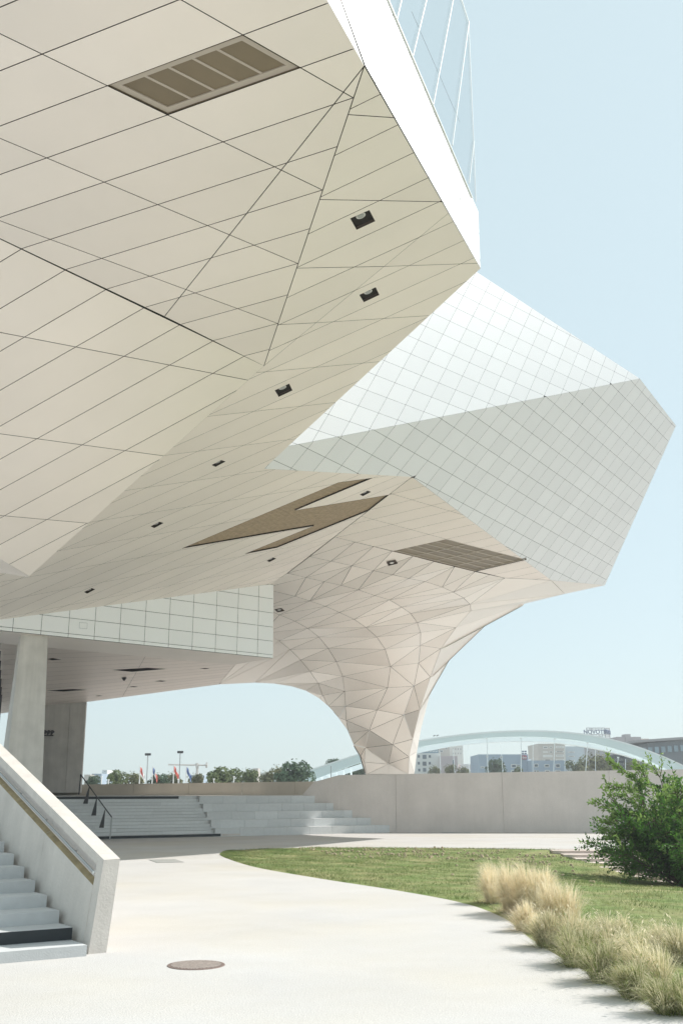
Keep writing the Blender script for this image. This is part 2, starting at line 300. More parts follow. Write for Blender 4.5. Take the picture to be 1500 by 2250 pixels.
D = {'N':{'S1':[0.056,-0.096,-0.994],'S2':[0.278,-0.285,-0.918],'S3':[0.314,-0.021,-0.949],'S3a':[0.304,-0.031,-0.952],'S4':[0.1,-0.157,-0.983],'F2':[0.698,-0.47,-0.54],'W2':[0.667,-0.745,-0.02],'BOX':[0.643,-0.766,0.0],'W1':[0.936,-0.353,0.0]},'LAT':{'S1':[[-8.047,13.729,13.367],[0.887,0.726,-0.02],[2.351,-0.918,0.221]],'S2':[[-9.158,19.471,11.934],[0.98,0.698,0.08],[3.548,-1.293,1.474]],'S3':[[5.926,20.644,15.42],[1.285,0.648,0.411],[-3.065,0.992,-1.036]],'W2':[[6.42,38.641,23.251],[0.738,0.662,-0.019],[-0.327,-0.274,-0.711]],'S4':[[6.173,39.438,14.023],[0.855,0.745,-0.031],[-2.423,0.813,-0.377]],'F2':[[5.839,32.23,22.479],[0.579,0.874,-0.013],[-0.538,0.005,-0.699]]},'POLY':{'S1':[[-0.915,11.207,14.013],[-0.211,12.757,13.903],[0.38,14.1,13.806],[-1.998,23.899,12.726],[-8.794,16.077,13.099],[-6.51,10.934,13.724]],'S1a':[[-0.915,11.207,14.013],[0.38,14.1,13.806],[-4.133,21.345,12.852],[-8.794,16.077,13.099],[-6.51,10.934,13.724]],'S1b':[[0.38,14.1,13.806],[-1.998,23.899,12.726],[-4.133,21.345,12.852]],'S2':[[-8.794,16.076,13.098],[-1.998,23.899,12.726],[-9.569,30.134,8.502],[-10.075,28.841,8.75],[-11.986,23.972,9.683]],'S3a':[[0.38,14.1,13.806],[2.326,19.234,14.261],[-1.998,23.899,12.726]],'S3b1':[[2.326,19.234,14.261],[3.422,22.166,14.558],[-2.549,31.394,12.376],[-11.053,34.808,9.487],[-1.998,23.899,12.726]],'S3b2':[[-2.549,31.394,12.376],[2.763,37.409,13.998],[-3.273,47.478,11.777],[-15.978,36.834,7.813],[-11.053,34.808,9.487]],'S3b3':[[-11.053,34.808,9.487],[-15.978,36.834,7.813],[-13.281,30.058,8.857]],'S3b4':[[-3.494,25.701,12.191],[-11.053,34.808,9.487],[-13.281,30.058,8.857],[-8.813,29.664,10.343]],'F2a':[[-2.549,31.394,12.376],[-2.796,30.668,12.689],[14.835,46.218,21.917],[2.763,37.409,13.998]],'F2b':[[2.763,37.409,13.998],[14.835,46.218,21.917],[18.435,51.947,21.578],[15.022,56.202,13.466],[10.848,50.928,12.668]],'W2':[[3.892,36.369,23.518],[14.835,46.218,21.917],[-2.796,30.667,12.689],[1.198,34.043,20.253]],'S4a':[[2.763,37.409,13.998],[10.848,50.928,12.668],[8.276,49.889,12.572],[-0.299,42.546,12.867]],'W1':[[-0.494,11.782,14.622],[0.0,13.093,14.212],[0.404,14.165,13.86],[3.422,22.166,14.558],[3.425,22.175,16.152],[3.167,21.489,16.096],[0.114,13.395,16.329]],'GL':[[0.114,13.395,16.329],[3.167,21.489,16.096],[3.309,21.867,16.239],[3.317,21.887,17.992],[3.31,21.869,21.603],[2.093,18.642,21.884]],'BOX':[[-15.358,37.339,8.005],[-3.273,47.478,11.777],[-3.231,47.512,8.21],[-15.374,37.325,8.209]],'SL':[[-0.915,11.207,14.013],[0.38,14.1,13.806],[-0.494,11.782,14.622]]},'A':{'A0':[0.38,14.1,13.806],'A1':[-0.211,12.757,13.903],'B0':[-6.963,18.181,12.999],'X':[-1.998,23.899,12.726],'R':[2.326,19.234,14.261],'E':[3.422,22.166,14.558],'P':[-2.549,31.394,12.376],'Q':[2.763,37.409,13.998],'J':[10.848,50.928,12.668],'T':[15.022,56.202,13.466],'K':[18.435,51.947,21.578],'C1':[-1.746,31.593,13.239],'C2':[14.835,46.218,21.917],'Wt':[5.772,38.061,23.24],'Y':[-11.053,34.808,9.487],'Y2':[-9.569,30.134,8.502],'tR':[-3.273,47.478,11.777],'tL':[-13.395,38.986,8.619],'bR':[-3.231,47.512,8.21],'bL':[-13.365,39.01,8.21]},'MUL':[[[2.645,20.106,23.433],[1.387,16.769,16.25]],[[3.59,22.612,26.086],[1.915,18.169,16.197]],[[3.311,21.871,21.619],[2.48,19.67,16.267]],[[3.317,21.887,17.992],[3.045,21.167,16.287]],[[1.763,17.767,20.958],[1.019,15.795,16.263]]],'WP':[[[0.48,14.365,15.08],[0.285,13.849,14.0]],[[0.941,15.588,15.69],[0.65,14.817,13.957]],[[1.345,16.66,15.87],[1.053,15.884,14.163]],[[1.725,17.666,15.995],[1.453,16.945,14.384]],[[2.103,18.67,16.087],[1.818,17.913,14.274]],[[2.48,19.67,16.267],[2.199,18.924,14.342]],[[2.839,20.621,15.96],[2.588,19.955,14.379]]],'M':{'G3':[[-0.299,42.546,12.867],[0.608,43.33,12.834],[1.442,44.062,12.803],[2.322,44.822,12.771],[3.344,45.692,12.737],[4.408,46.653,12.692],[5.485,47.585,12.654],[6.603,48.552,12.614],[7.417,49.209,12.592],[8.276,49.889,12.572]],'Me':[[-1.452,44.495,12.438],[-0.485,45.301,12.409],[0.493,46.129,12.376],[1.529,47.051,12.335],[2.463,47.416,12.212],[3.29,47.975,12.149],[4.146,48.94,12.189],[5.075,49.684,12.061],[5.707,50.464,11.956],[6.403,51.848,11.909],[6.935,53.46,11.863],[7.086,54.331,11.668],[6.509,56.729,11.119],[5.877,59.307,10.279],[5.628,63.974,9.101],[5.192,67.49,7.355],[4.8,69.325,5.529],[4.565,69.827,4.379],[4.561,70.558,3.256],[4.552,70.685,2.299]],'Md':[[-2.533,46.269,12.045],[-1.701,47.063,12.003],[-0.842,47.852,11.965],[-0.022,48.405,11.896],[0.837,48.951,11.777],[1.709,50.755,11.831],[2.489,51.474,11.743],[3.198,52.71,11.58],[3.754,53.813,11.428],[4.155,54.679,11.072],[4.473,56.437,10.798],[4.635,58.883,10.409],[4.733,61.844,9.731],[4.676,65.34,8.677],[4.176,68.492,7.071],[3.443,69.37,5.171],[3.201,70.483,3.929],[3.195,70.532,3.256],[3.189,70.671,2.299]],'Mc':[[-3.863,47.774,11.612],[-2.317,49.261,11.514],[-1.602,50.135,11.435],[-0.823,51.111,11.341],[-0.111,52.421,11.244],[0.682,53.509,11.059],[1.341,54.617,10.79],[2.002,56.637,10.567],[2.546,58.36,10.104],[3.028,62.152,9.558],[2.962,65.191,8.563],[2.351,67.397,7.319],[1.865,68.739,6.083],[1.618,70.285,4.998],[1.567,70.354,4.043],[1.736,70.501,3.255],[1.734,70.655,2.299]],'Mb':[[-4.057,50.449,11.129],[-3.225,51.696,10.991],[-2.47,52.881,10.852],[-1.832,54.17,10.674],[-1.27,56.135,10.492],[-0.766,58.075,10.123],[-0.299,60.007,9.595],[0.084,62.349,8.98],[0.204,64.792,8.294],[0.259,66.523,7.486],[0.317,67.66,6.656],[0.459,68.765,5.92],[0.807,69.994,5.198],[1.292,69.611,4.402],[1.643,70.499,3.255],[1.641,70.654,2.299]],'Ma':[[-4.333,54.252,10.403],[-3.475,55.676,10.213],[-2.94,57.247,9.945],[-2.412,59.125,9.584],[-1.901,60.626,9.09],[-1.464,63.236,8.653],[-1.191,64.696,8.026],[-0.862,66.431,7.479],[-0.151,67.717,6.838],[0.429,68.856,6.044]],'Ml':[[-7.504,61.728,8.415],[-5.309,62.03,8.556],[-4.22,62.462,8.545],[-3.127,63.164,8.448],[-2.246,64.056,8.252],[-1.464,65.246,7.902],[-0.833,66.452,7.451],[-0.212,67.708,6.837],[0.398,68.852,6.044]],'Ms':[[12.998,57.5,13.215],[10.95,59.5,12.989],[9.642,61.8,12.805],[8.787,64.0,12.534],[7.879,66.5,11.871],[6.728,69.3,9.928],[6.133,70.8,8.518],[5.53,71.0,6.351],[5.229,71.2,4.821],[5.011,71.2,3.297],[4.991,71.2,2.301]],'Mg':[[8.276,49.889,12.572],[10.848,50.928,12.668],[15.022,56.202,13.466]]},'S4b':[[-4.333,54.252,10.403],[-7.504,61.728,8.415],[-25.301,63.072,6.212],[-19.784,48.031,9.943]],'S34':[[-1.452,44.495,12.438],[-2.537,46.356,12.031]],'SPOT':[('S3a',[[0.18,18.391,13.602],[0.575,18.284,13.732],[0.712,18.751,13.761],[0.319,18.876,13.631]]),('S3b',[[0.424,21.671,13.577],[0.813,21.534,13.709],[0.916,21.966,13.733],[0.543,22.098,13.607]]),('S3b',[[-1.829,25.586,12.744],[-1.427,25.432,12.881],[-1.364,25.939,12.89],[-1.749,26.087,12.759]]),('S3b',[[-4.033,29.638,11.925],[-3.721,29.47,12.031],[-3.616,29.698,12.061],[-3.945,29.886,11.948]]),('S3b',[[-6.602,33.571,10.987],[-6.271,33.381,11.1],[-6.182,33.646,11.124],[-6.533,33.859,11.003]]),('S3b',[[-10.13,38.872,9.701],[-9.791,38.663,9.818],[-9.729,38.961,9.832],[-10.09,39.195,9.707]]),('S3b',[[-3.272,42.927,11.879],[-2.982,42.715,11.979],[-2.878,43.021,12.007],[-3.184,43.258,11.901]]),('S3b',[[0.72,37.569,13.319],[1.01,37.367,13.42],[1.151,37.653,13.46],[0.845,37.88,13.353]])],'CSPOT':[[[2.122,46.055,12.513],[2.524,45.936,12.574],[2.65,46.305,12.525],[2.226,46.476,12.453]],[[-3.433,50.828,11.125],[-3.078,50.731,11.179],[-2.926,51.175,11.115],[-3.295,51.27,11.061]]],'GRILLE':[[-3.909,14.26,13.549],[-1.577,13.356,13.768],[-0.697,14.073,13.748],[-3.027,14.973,13.53]],'SKY':[[2.344,44.828,12.773],[4.724,44.051,13.14],[9.006,47.636,13.005],[6.603,48.552,12.614]],'WOOD':[[[-6.091,37.235,11.074],[-0.108,35.247,13.097],[1.154,35.978,13.498],[-1.777,36.966,12.507]],[[-6.091,37.235,11.074],[-1.777,36.966,12.507],[-1.132,39.846,12.656]],[[-1.777,36.966,12.507],[2.04,38.904,13.726],[1.209,40.16,13.423],[-1.132,39.846,12.656]],[[-1.132,39.846,12.656],[1.209,40.16,13.423],[-2.731,41.339,12.093],[-4.02,40.734,11.68]]],'DIA':([[-13.075,57.249,8.909],[-12.043,57.918,8.871],[-10.089,58.085,9.034],[-11.068,57.555,9.049]],[[-17.315,59.495,7.976],[-16.456,59.994,7.945],[-15.076,60.172,8.043],[-15.859,59.74,8.067]],[[-11.075,59.919,8.513],[-10.708,60.143,8.496],[-10.407,60.115,8.533],[-10.749,59.899,8.551]],[[-12.673,60.415,8.228],[-12.411,60.607,8.207],[-12.166,60.602,8.233],[-12.426,60.395,8.258]],[[-8.274,58.629,9.099],[-7.977,58.794,9.092],[-7.687,58.803,9.119],[-7.983,58.623,9.13]],[[-15.963,54.479,9.172],[-15.761,54.735,9.144],[-15.255,54.78,9.187],[-15.677,54.416,9.214]],[[-14.936,61.374,7.751],[-14.719,61.512,7.737],[-14.445,61.514,7.764],[-14.688,61.369,7.778]]),'DOME':[-12.642,58.79,8.616],'BOXV':[[-12.97,39.342,7.991],[-12.074,40.094,8.195],[-11.175,40.848,8.215],[-10.291,41.59,8.23],[-9.401,42.336,8.436],[-8.49,43.101,8.549],[-7.58,43.864,8.662],[-6.656,44.639,8.778],[-5.717,45.427,8.895],[-4.812,46.186,9.007],[-3.926,46.93,9.548]],'BOXH':[8.36,9.007,9.68,10.358,11.041,11.729],'TIP':[[-9.569,30.134,8.502],[-10.075,28.841,8.75],[-11.986,23.972,9.683]],'GOUT':[[2.093,18.642,21.884],[3.31,21.869,21.603],[3.317,21.887,17.992],[3.309,21.867,16.239]],'GDIAG':[[1.793,17.846,18.389],[2.322,19.25,18.409],[3.296,21.831,18.581]]}
# ------------------------------------------------------------------ ground and plaza
def smooth(t): t = max(0.0, min(1.0, t)); return t * t * (3 - 2 * t)
def resample(pts, n):
    pts = [V((p[0], p[1], 0)) for p in pts]
    # Catmull-Rom then even spacing
    dense = []
    for i in range(len(pts) - 1):
        p0 = pts[max(i - 1, 0)]; p1 = pts[i]; p2 = pts[i + 1]; p3 = pts[min(i + 2, len(pts) - 1)]
        for k in range(12):
            t = k / 12
            dense.append(0.5 * ((2 * p1) + (p2 - p0) * t + (2 * p0 - 5 * p1 + 4 * p2 - p3) * t * t + (3 * p1 - p0 - 3 * p2 + p3) * t ** 3))
    dense.append(pts[-1])
    L = [0.0]
    for a, b in zip(dense, dense[1:]): L.append(L[-1] + (b - a).length)
    out = []; j = 0
    for k in range(n):
        s = L[-1] * k / (n - 1)
        while j < len(L) - 2 and L[j + 1] < s: j += 1
        t = (s - L[j]) / max(1e-9, L[j + 1] - L[j]); out.append(dense[j].lerp(dense[j + 1], t))
    return out
LOW = resample([(-4.25, 37.2), (-3.9, 35.4), (-2.54, 31.1), (-0.58, 27.15), (1.32, 23.77), (2.45, 21.2), (2.86, 18.7), (2.85, 16.4), (2.98, 13.9), (3.2, 12.1), (3.55, 11.2), (4.3, 9.3), (7, 5)], 60)
UPP = resample([(-4.25, 37.2), (-4.3, 38.6), (-3.6, 40.3), (-0.9, 41.6), (4.46, 41.4), (8.4, 40.5), (16, 39.9), (26, 39.5), (34, 34), (36, 18), (36, 5)], 60)
for _i in range(1, 60): UPP[_i].x = max(UPP[_i].x, UPP[_i - 1].x + 1e-4) if UPP[_i].x < 35 else UPP[_i].x
def lawn_z(x, y, t):
    g = 0.9 * math.exp(-((x - 14) / 7.5) ** 2 - ((y - 32.5) / 6.5) ** 2)
    e = smooth(t / 0.16) * smooth((1 - t) / 0.10)
    z = -g * e
    xb = 8.15 + (40.3 - y) * 0.37
    m_ = smooth((x - xb) / 0.5) * smooth((y - 33.6) / 1.6)
    z = z * (1 - m_) - 1.0 * m_
    z += 0.035 * math.sin(x * 2.1 + y * 0.7) * math.sin(y * 1.7 - x * 0.4) * e
    return z
gb = MB()
for r in range(1):
    gb.poly([(-4000, -600, -1.6), (4000, -600, -1.6), (4000, 5000, -1.6), (-4000, 5000, -1.6)])
g = gb.build('ground', mat('far_ground', (0.30, 0.29, 0.25), 0.95, noise=0.2, nscale=0.02)); tag(g, 'distant low ground beyond the plaza', None, None, 'structure')
pb = MB()
for i in range(59):
    a, b = LOW[i], LOW[i + 1]
    pb.poly([(-70, a.y, 0), (-70, b.y, 0), b, a][::-1] if a.y < b.y else [a, (-70, a.y, 0), (-70, b.y, 0), b])
    pb.poly([a, b, b + V((0, 0, -0.5)), a + V((0, 0, -0.5))])
pb.poly([(-70, 5, 0), (-70, -40, 0), (80, -40, 0), (80, 5, 0)])
pb.poly([(36, 5, 0), (80, 5, 0), (80, 100, 0), (36, 100, 0)])
pb.poly([(-70, 37.2, 0), (-4.25, 37.2, 0), (-4.25, 100, 0), (-70, 100, 0)])
for i in range(59):
    a, b = UPP[i], UPP[i + 1]
    if a.x < 35.9 and b.x > a.x: pb.poly([a, b, (b.x, 100, 0), (a.x, 100, 0)])
    elif b.x < a.x: pb.poly([a, (a.x, 100, 0), (b.x, 100, 0), b])
    pb.poly([a, b, b + V((0, 0, -0.5)), a + V((0, 0, -0.5))])
plaza = pb.build('plaza', M_PLAZA); tag(plaza, 'pale concrete plaza and curving path', None, None, 'structure')
NS = 26
lv = []; lf = []
for i in range(60):
    for j in range(NS + 1):
        t = j / NS; p = LOW[i].lerp(UPP[i], t); lv.append((p.x, p.y, lawn_z(p.x, p.y, t) + (0.012 if 0 < j < NS else -0.02)))
for i in range(59):
    for j in range(NS): k = i * (NS + 1) + j; lf.append((k, k + NS + 1, k + NS + 2, k + 1))
me = bpy.data.meshes.new('lawn'); me.from_pydata(lv, [], lf); me.materials.append(M_LAWN); me.polygons.foreach_set('use_smooth', [True] * len(lf))
lawn = link('lawn', me); tag(lawn, 'mown lawn sloping into a hollow beside the path', None, None, 'structure')

# ------------------------------------------------------------------ museum
museum = empty('museum_building', (3.3, 71, 1.9))
tag(museum, 'angular pale metal museum with overhanging faceted underside and flared column', 'building')
NN = {k: V(v).normalized() for k, v in D['N'].items()}
PG = {k: VV(v) for k, v in D['POLY'].items()}
AA = {k: V(v) for k, v in D['A'].items()}
def backing(polys, N, name, off=0.07, m=M_JNT, parent=museum):
    b = MB()
    for p in polys: b.poly([q - N * off for q in orient(p, N)])
    return b.build(name, m, parent)
und = MB()
for k, N in (('S1', 'S1'), ('S2', 'S2'), ('S3a', 'S3a'), ('S3b1', 'S3'), ('S3b2', 'S3'), ('S3b3', 'S3'), ('S3b4', 'S3'), ('S4a', 'S4')):
    und.poly([q - NN[N] * 0.07 for q in orient(PG[k], NN[N])])
underside = und.build('underside', M_JNT, museum)
spots = {'S3a': [], 'S3b': [], 'S4': []}
for f, q in D['SPOT']: spots[f].append(VV(q))
WOOD = [VV(q) for q in D['WOOD']]
wj = 0.0095
cnt = {}
cnt['s1'] = lattice_panels([PG['S1a'], PG['S1b']], D['LAT']['S1'], NN['S1'], wj, 0.014, 'soffit_panel', M_SOF, underside, skip=[(2, 1)], ef=0.25, full={(0, 1), (1, 0), (1, 2)})
cnt['s2'] = lattice_panels([PG['S2']], D['LAT']['S2'], NN['S2'], wj, 0.014, 'soffit_panel', M_SOF, underside, ef=0.25)
def onto(lat, src, N2, p2):
    # lattice of the neighbouring plane carried over onto a plane (along that plane's normal)
    o, a, b = VV(lat); pr = lambda q: q - N2 * N2.dot(q - p2); o2 = pr(o)
    return [o2, pr(o + a) - o2, pr(o + b) - o2]
cnt['s3a'] = lattice_panels([PG['S3a']], onto(D['LAT']['S3'], None, NN['S3a'], AA['A0']), NN['S3a'], wj, 0.014, 'soffit_panel', M_SOF, underside, holes=spots['S3a'], ef=0.5, full={(0, 2)})
cnt['s3b'] = lattice_panels([PG['S3b1'], PG['S3b2'], PG['S3b3'], PG['S3b4']], D['LAT']['S3'], NN['S3'], 0.0075, 0.04, 'soffit_panel', M_SOF, underside, holes=spots['S3b'] + WOOD, internal={(0, 2), (1, 4), (1, 3), (2, 0), (0, 3), (3, 0), (3, 1), (2, 2)}, amin=0.006)
SKYQ = VV(D['SKY'])
cnt['s4'] = lattice_panels([PG['S4a']], D['LAT']['S4'], NN['S4'], 0.0075, 0.04, 'soffit_panel', M_SOF, underside, holes=spots['S4'] + [SKYQ], amin=0.008)

# recessed spotlights in the underside
def recess(q, N, name, depth, m, parent):
    b = MB(); q = orient(q, N)
    t = [p - N * depth for p in q]
    b.poly(t)
    for i in range(len(q)): j = (i + 1) % len(q); b.poly([q[i], q[j], t[j], t[i]])
    return b.build(name, m, parent)
for f, l in spots.items():
    N = NN[{'S3b': 'S3'}.get(f, f)]
    for q in l:
        rc = recess(q, N, 'light_recess', 0.32, M_RECD, museum)
        # lamp: a ring and a lens hanging at the side of the recess away from the camera
        c = sum(q, V((0, 0, 0))) / 4; far = (q[0] + q[1]) / 2
        c2 = c.lerp(far, 0.5) - N * 0.03; r = (q[1] - q[0]).length * 0.21
        x = (q[1] - q[0]).normalized(); y = N.cross(x)
        b = MB(); b.bar(c2 - N * 0.18, c2, r * 1.0, r * 1.15, 16); b.build('lamp_housing', M_LAMP, rc)
        b = MB(); b.bar(c2 + N * 0.001, c2 + N * 0.012, r * 0.8, r * 0.75, 16); b.build('lamp_lens', M_GALV, rc)

# grille of smoked panes in the near underside
def paned(q, N, na, nb, name, m_p, fr, inner, parent, depth=0.16):
    q = VV(q); o, ax, bx = q[0], q[1] - q[0], q[3] - q[0]; sk = q[2] - q[1] - bx
    f = lambda s, t: o + ax * s + bx * t + sk * (s * t)
    rc = recess(q, N, name, depth, M_BRN, parent)
    la, lb = ax.length, bx.length
    b = MB()
    ea, eb = fr / la, fr / lb
    for (s0, s1, t0, t1) in ((0, 1, 0, eb), (0, 1, 1 - eb, 1), (0, ea, eb, 1 - eb), (1 - ea, 1, eb, 1 - eb)):
        b.prism([f(s0, t0) - N * 0.03, f(s1, t0) - N * 0.03, f(s1, t1) - N * 0.03, f(s0, t1) - N * 0.03], -N * 0.05)
    b.build('frame', M_FRM, rc)
    ia, ib = inner / la / 2, inner / lb / 2
    for i in range(na):
        for j in range(nb):
            s0 = ea + (1 - 2 * ea) * i / na + (ia if i else 0); s1 = ea + (1 - 2 * ea) * (i + 1) / na - (ia if i < na - 1 else 0)
            t0 = eb + (1 - 2 * eb) * j / nb + (ib if j else 0); t1 = eb + (1 - 2 * eb) * (j + 1) / nb - (ib if j < nb - 1 else 0)
            p = MB(); p.prism([f(s0, t0) - N * 0.055, f(s1, t0) - N * 0.055, f(s1, t1) - N * 0.055, f(s0, t1) - N * 0.055], -N * 0.02); p.build('pane', m_p, rc)
    mb = MB()
    for i in range(1, na):
        s = ea + (1 - 2 * ea) * i / na; mb.prism([f(s - ia, eb) - N * 0.04, f(s + ia, eb) - N * 0.04, f(s + ia, 1 - eb) - N * 0.04, f(s - ia, 1 - eb) - N * 0.04], -N * 0.04)
    for j in range(1, nb):
        t = eb + (1 - 2 * eb) * j / nb; mb.prism([f(ea, t - ib) - N * 0.036, f(1 - ea, t - ib) - N * 0.036, f(1 - ea, t + ib) - N * 0.036, f(ea, t + ib) - N * 0.036], -N * 0.04)
    mb.build('glazing_bar', M_FRM, rc)
    return rc
paned(D['GRILLE'], NN['S1'], 5, 1, 'ventilation_grille', M_PANE, 0.13, 0.05, museum)
paned(D['SKY'], NN['S4'], 5, 4, 'ceiling_glazing', M_PANE, 0.09, 0.07, museum)

# zigzag recess lined with wooden slats
N = NN['S3']
wr = MB()
for q in WOOD: wr.poly([p - N * 0.20 for p in orient(q, N)])
outl = [WOOD[0][0], WOOD[0][1], WOOD[0][2], WOOD[0][3], WOOD[2][1], WOOD[2][2], WOOD[3][2], WOOD[3][3], WOOD[3][0]]
for i in range(len(outl)):
    a, b = outl[i], outl[(i + 1) % len(outl)]; wr.poly([a, b, b - N * 0.20, a - N * 0.20])
wrec = wr.build('slatted_recess', M_RECD, museum)
sl = MB(); sdir = V(D['LAT']['S3'][1]).normalized(); spn = N.cross(sdir).normalized()
allp = [p for q in WOOD for p in q]; base = WOOD[0][0]
k0 = min(spn.dot(p - base) for p in allp); k1 = max(spn.dot(p - base) for p in allp)
s0 = k0
while s0 < k1:
    for q in WOOD:
        p = clip(clip(q, base + spn * (s0 + 0.02), spn), base + spn * (s0 + 0.135), -spn)
        if len(p) >= 3 and area(p) > 0.004: sl.prism([x - N * 0.06 for x in orient(p, N)], -N * 0.08)
    s0 += 0.155
so = sl.build('wooden_slats', M_WOOD, wrec); so['kind'] = 'stuff'

# outer faces: overhanging fascia F, sunlit wall W, near parapet band
fas = backing([PG['F2a'], PG['F2b']], NN['F2'], 'fascia')
cnt['f2'] = lattice_panels([PG['F2a'], PG['F2b']], D['LAT']['F2'], NN['F2'], 0.0065, 0.04, 'fascia_panel', M_WHT, fas, internal={(0, 2), (1, 0)}, amin=0.006)
wal = backing([PG['W2']], NN['W2'], 'upper_wall')
cnt['w2'] = lattice_panels([PG['W2']], D['LAT']['W2'], NN['W2'], 0.005, 0.04, 'wall_panel', M_WHT, wal, amin=0.006)
# near band: panels between slanted joints and two joints parallel to the eave
N = NN['W1']; W1 = PG['W1']
bandw = MB(); bandw.poly([q - N * 0.07 for q in orient([W1[1], W1[2], W1[3], W1[4], W1[6]], N)]); bandw.poly([q - N * 0.07 for q in orient([W1[0], W1[1], W1[6]], N)])
band = bandw.build('parapet_band', M_JNT, museum)
ev = (AA['E'] - AA['A0']).normalized()
pd = sum([(V(b) - V(a)).normalized() for a, b in D['WP']], V((0, 0, 0))).normalized()
evp = N.cross(ev).normalized(); evp = evp if evp.z > 0 else -evp
step_e = (AA['E'] - AA['A0']).length / 7.6
latw = [AA['A0'] + ev * 0.55, ev * step_e, -pd * (0.95 / abs(pd.dot(evp)))]
cnt['w1'] = lattice_panels([[W1[1], W1[2], W1[3], W1[4], W1[6]], [W1[0], W1[1], W1[6]]], latw, N, 0.008, 0.04, 'parapet_panel', M_WHT, band, internal={(0, 4), (1, 1)}, amin=0.01)
# shaded sliver between the eave and the band
sN = (PG['SL'][1] - PG['SL'][0]).cross(PG['SL'][2] - PG['SL'][0]).normalized()
if sN.dot(CAM - PG['SL'][0]) < 0: sN = -sN
b = MB(); b.prism(orient(PG['SL'], sN), -sN * 0.05); b.build('eave_return', M_WHT, museum)

# glass screen standing on the band
GL = PG['GL']
screen = MB()
for a, c in D['MUL']: screen.bar(V(a) + N * 0.03, V(c) + N * 0.03, 0.019, n=4, up=N)
screen.bar(GL[0] + N * 0.02, GL[1] + N * 0.02, 0.02, n=4, up=N)
go = VV(D['GOUT'])
for a, c in zip(go, go[1:]): screen.bar(a + N * 0.02, c + N * 0.02, 0.014, n=4, up=N)
gs = screen.build('glass_screen', M_PAR, museum)
gd = VV(D['GDIAG']); b = MB(); b.bar(gd[0] - N * 0.3, gd[2] - N * 0.3, 0.006, n=5); b.build('stay_cable', M_GALV, gs)
# panes: strips of the screen between the slanted bars
mp = [(V(a), (V(c) - V(a)).normalized()) for a, c in [D['MUL'][4], D['MUL'][0], D['MUL'][1], D['MUL'][2], D['MUL'][3]]]
def side(q, m_): d = m_[1]; n_ = N.cross(d).normalized(); n_ = n_ if n_.dot(ev) > 0 else -n_; return (m_[0], n_)
cuts = [side(None, m_) for m_ in mp]
pieces = [[GL[0], GL[2], GL[3], GL[4], GL[5]]]
for k in range(len(cuts) + 1):
    p = pieces[0]
    if k > 0: p = clip(p, cuts[k - 1][0], cuts[k - 1][1])
    if k < len(cuts) and len(p) >= 3: p = clip(p, cuts[k][0], -cuts[k][1])
    if len(p) >= 3 and area(p) > 0.02:
        b = MB(); b.poly(orient(p, N)); b.build('glass_pane', M_GLASS, gs)

# hidden sides and roof that close the volumes
E_, P_, A0 = AA['E'], AA['P'], AA['A0']
sh = MB()
z1 = V((0, 0, 1.0))
up_ = lambda p, h: p + V((0, 0, h))
S1f = PG['S1']
sh.poly([up_(S1f[0], .9), up_(A0, .9), up_(E_, 0.8), up_(P_, .9), up_(PG['S3b3'][2], 1.2), up_(S1f[4], 1.2), up_(S1f[5], 1.2)])
sh.poly([E_ - NN['S3'] * 0.07, P_ - NN['S3'] * 0.07, up_(P_, .9), up_(E_, .8)])
sh.poly([S1f[5], S1f[0], up_(S1f[0], .9), up_(S1f[5], 1.2)]); sh.poly([S1f[5], S1f[4], up_(S1f[4], 1.2), up_(S1f[5], 1.2)])
X_, Y2 = AA['X'], AA['Y2']
# cheek of the lower wedge up to the strip soffit behind it, and the wedge tip
Yt = Y2 + V((0, 0, -NN['S3'].dot(Y2 - AA['tR']) / NN['S3'].z)); sh.poly([X_ + V((0, 0, 0.02)), Y2 + V((0, 0.03, 0.03)), Yt])
TIP = VV(D['TIP']); sh.poly([TIP[1], Y2, Yt, TIP[1] + V((0, 0, 2.0))]); sh.poly([TIP[2], TIP[1], TIP[1] + V((0, 0, 2.0)), TIP[2] + V((0, 0, 3.0))])
PW = PG['W2']; C2, K_, T_, J_ = AA['C2'], AA['K'], AA['T'], AA['J']
Ms = VV(D['M']['Ms']); top = [V((p.x - 1.0, p.y, 17.5)) for p in Ms[:4]]
sh.poly([K_ + V((-.06, .04, -.03)), T_ + V((-.06, .04, .05)), up_(Ms[0], .08), V((Ms[0].x, Ms[0].y, 18)), ])
for i in range(3): sh.poly([up_(Ms[i], .08), up_(Ms[i + 1], .08), V((Ms[i + 1].x, Ms[i + 1].y, 18)), V((Ms[i].x, Ms[i].y, 18))])
bk = V((-24, 78, 16)); bl = V((-20, 44, 16))
sh.poly([PW[0] + V((-.1, .1, -.1)), C2 + V((-.1, .1, -.1)), K_ + V((-.1, .1, -.1)), V((Ms[0].x, Ms[0].y, 18)), V((Ms[3].x, Ms[3].y, 18)), bk, bl])
sh.poly([PW[0] + V((-.1, .1, -.1)), bl, V((-20, 40, 12)), PW[2] + V((-.1, .1, 0))])
sh.poly([bl, bk, V((-26, 78, 9)), V((-26, 44, 9))])
sh.poly([bk, V((Ms[3].x, Ms[3].y, 18)), V((Ms[3].x, Ms[3].y, 13)), V((-26, 78, 9))])
sh.poly([E_ - NN['S3'] * 0.07, P_ - NN['S3'] * 0.07, PW[2] + V((-.1, .1, 0)), PW[3] + V((-.1, .1, 0))])
shell = sh.build('roof_shell', M_WHT, museum)

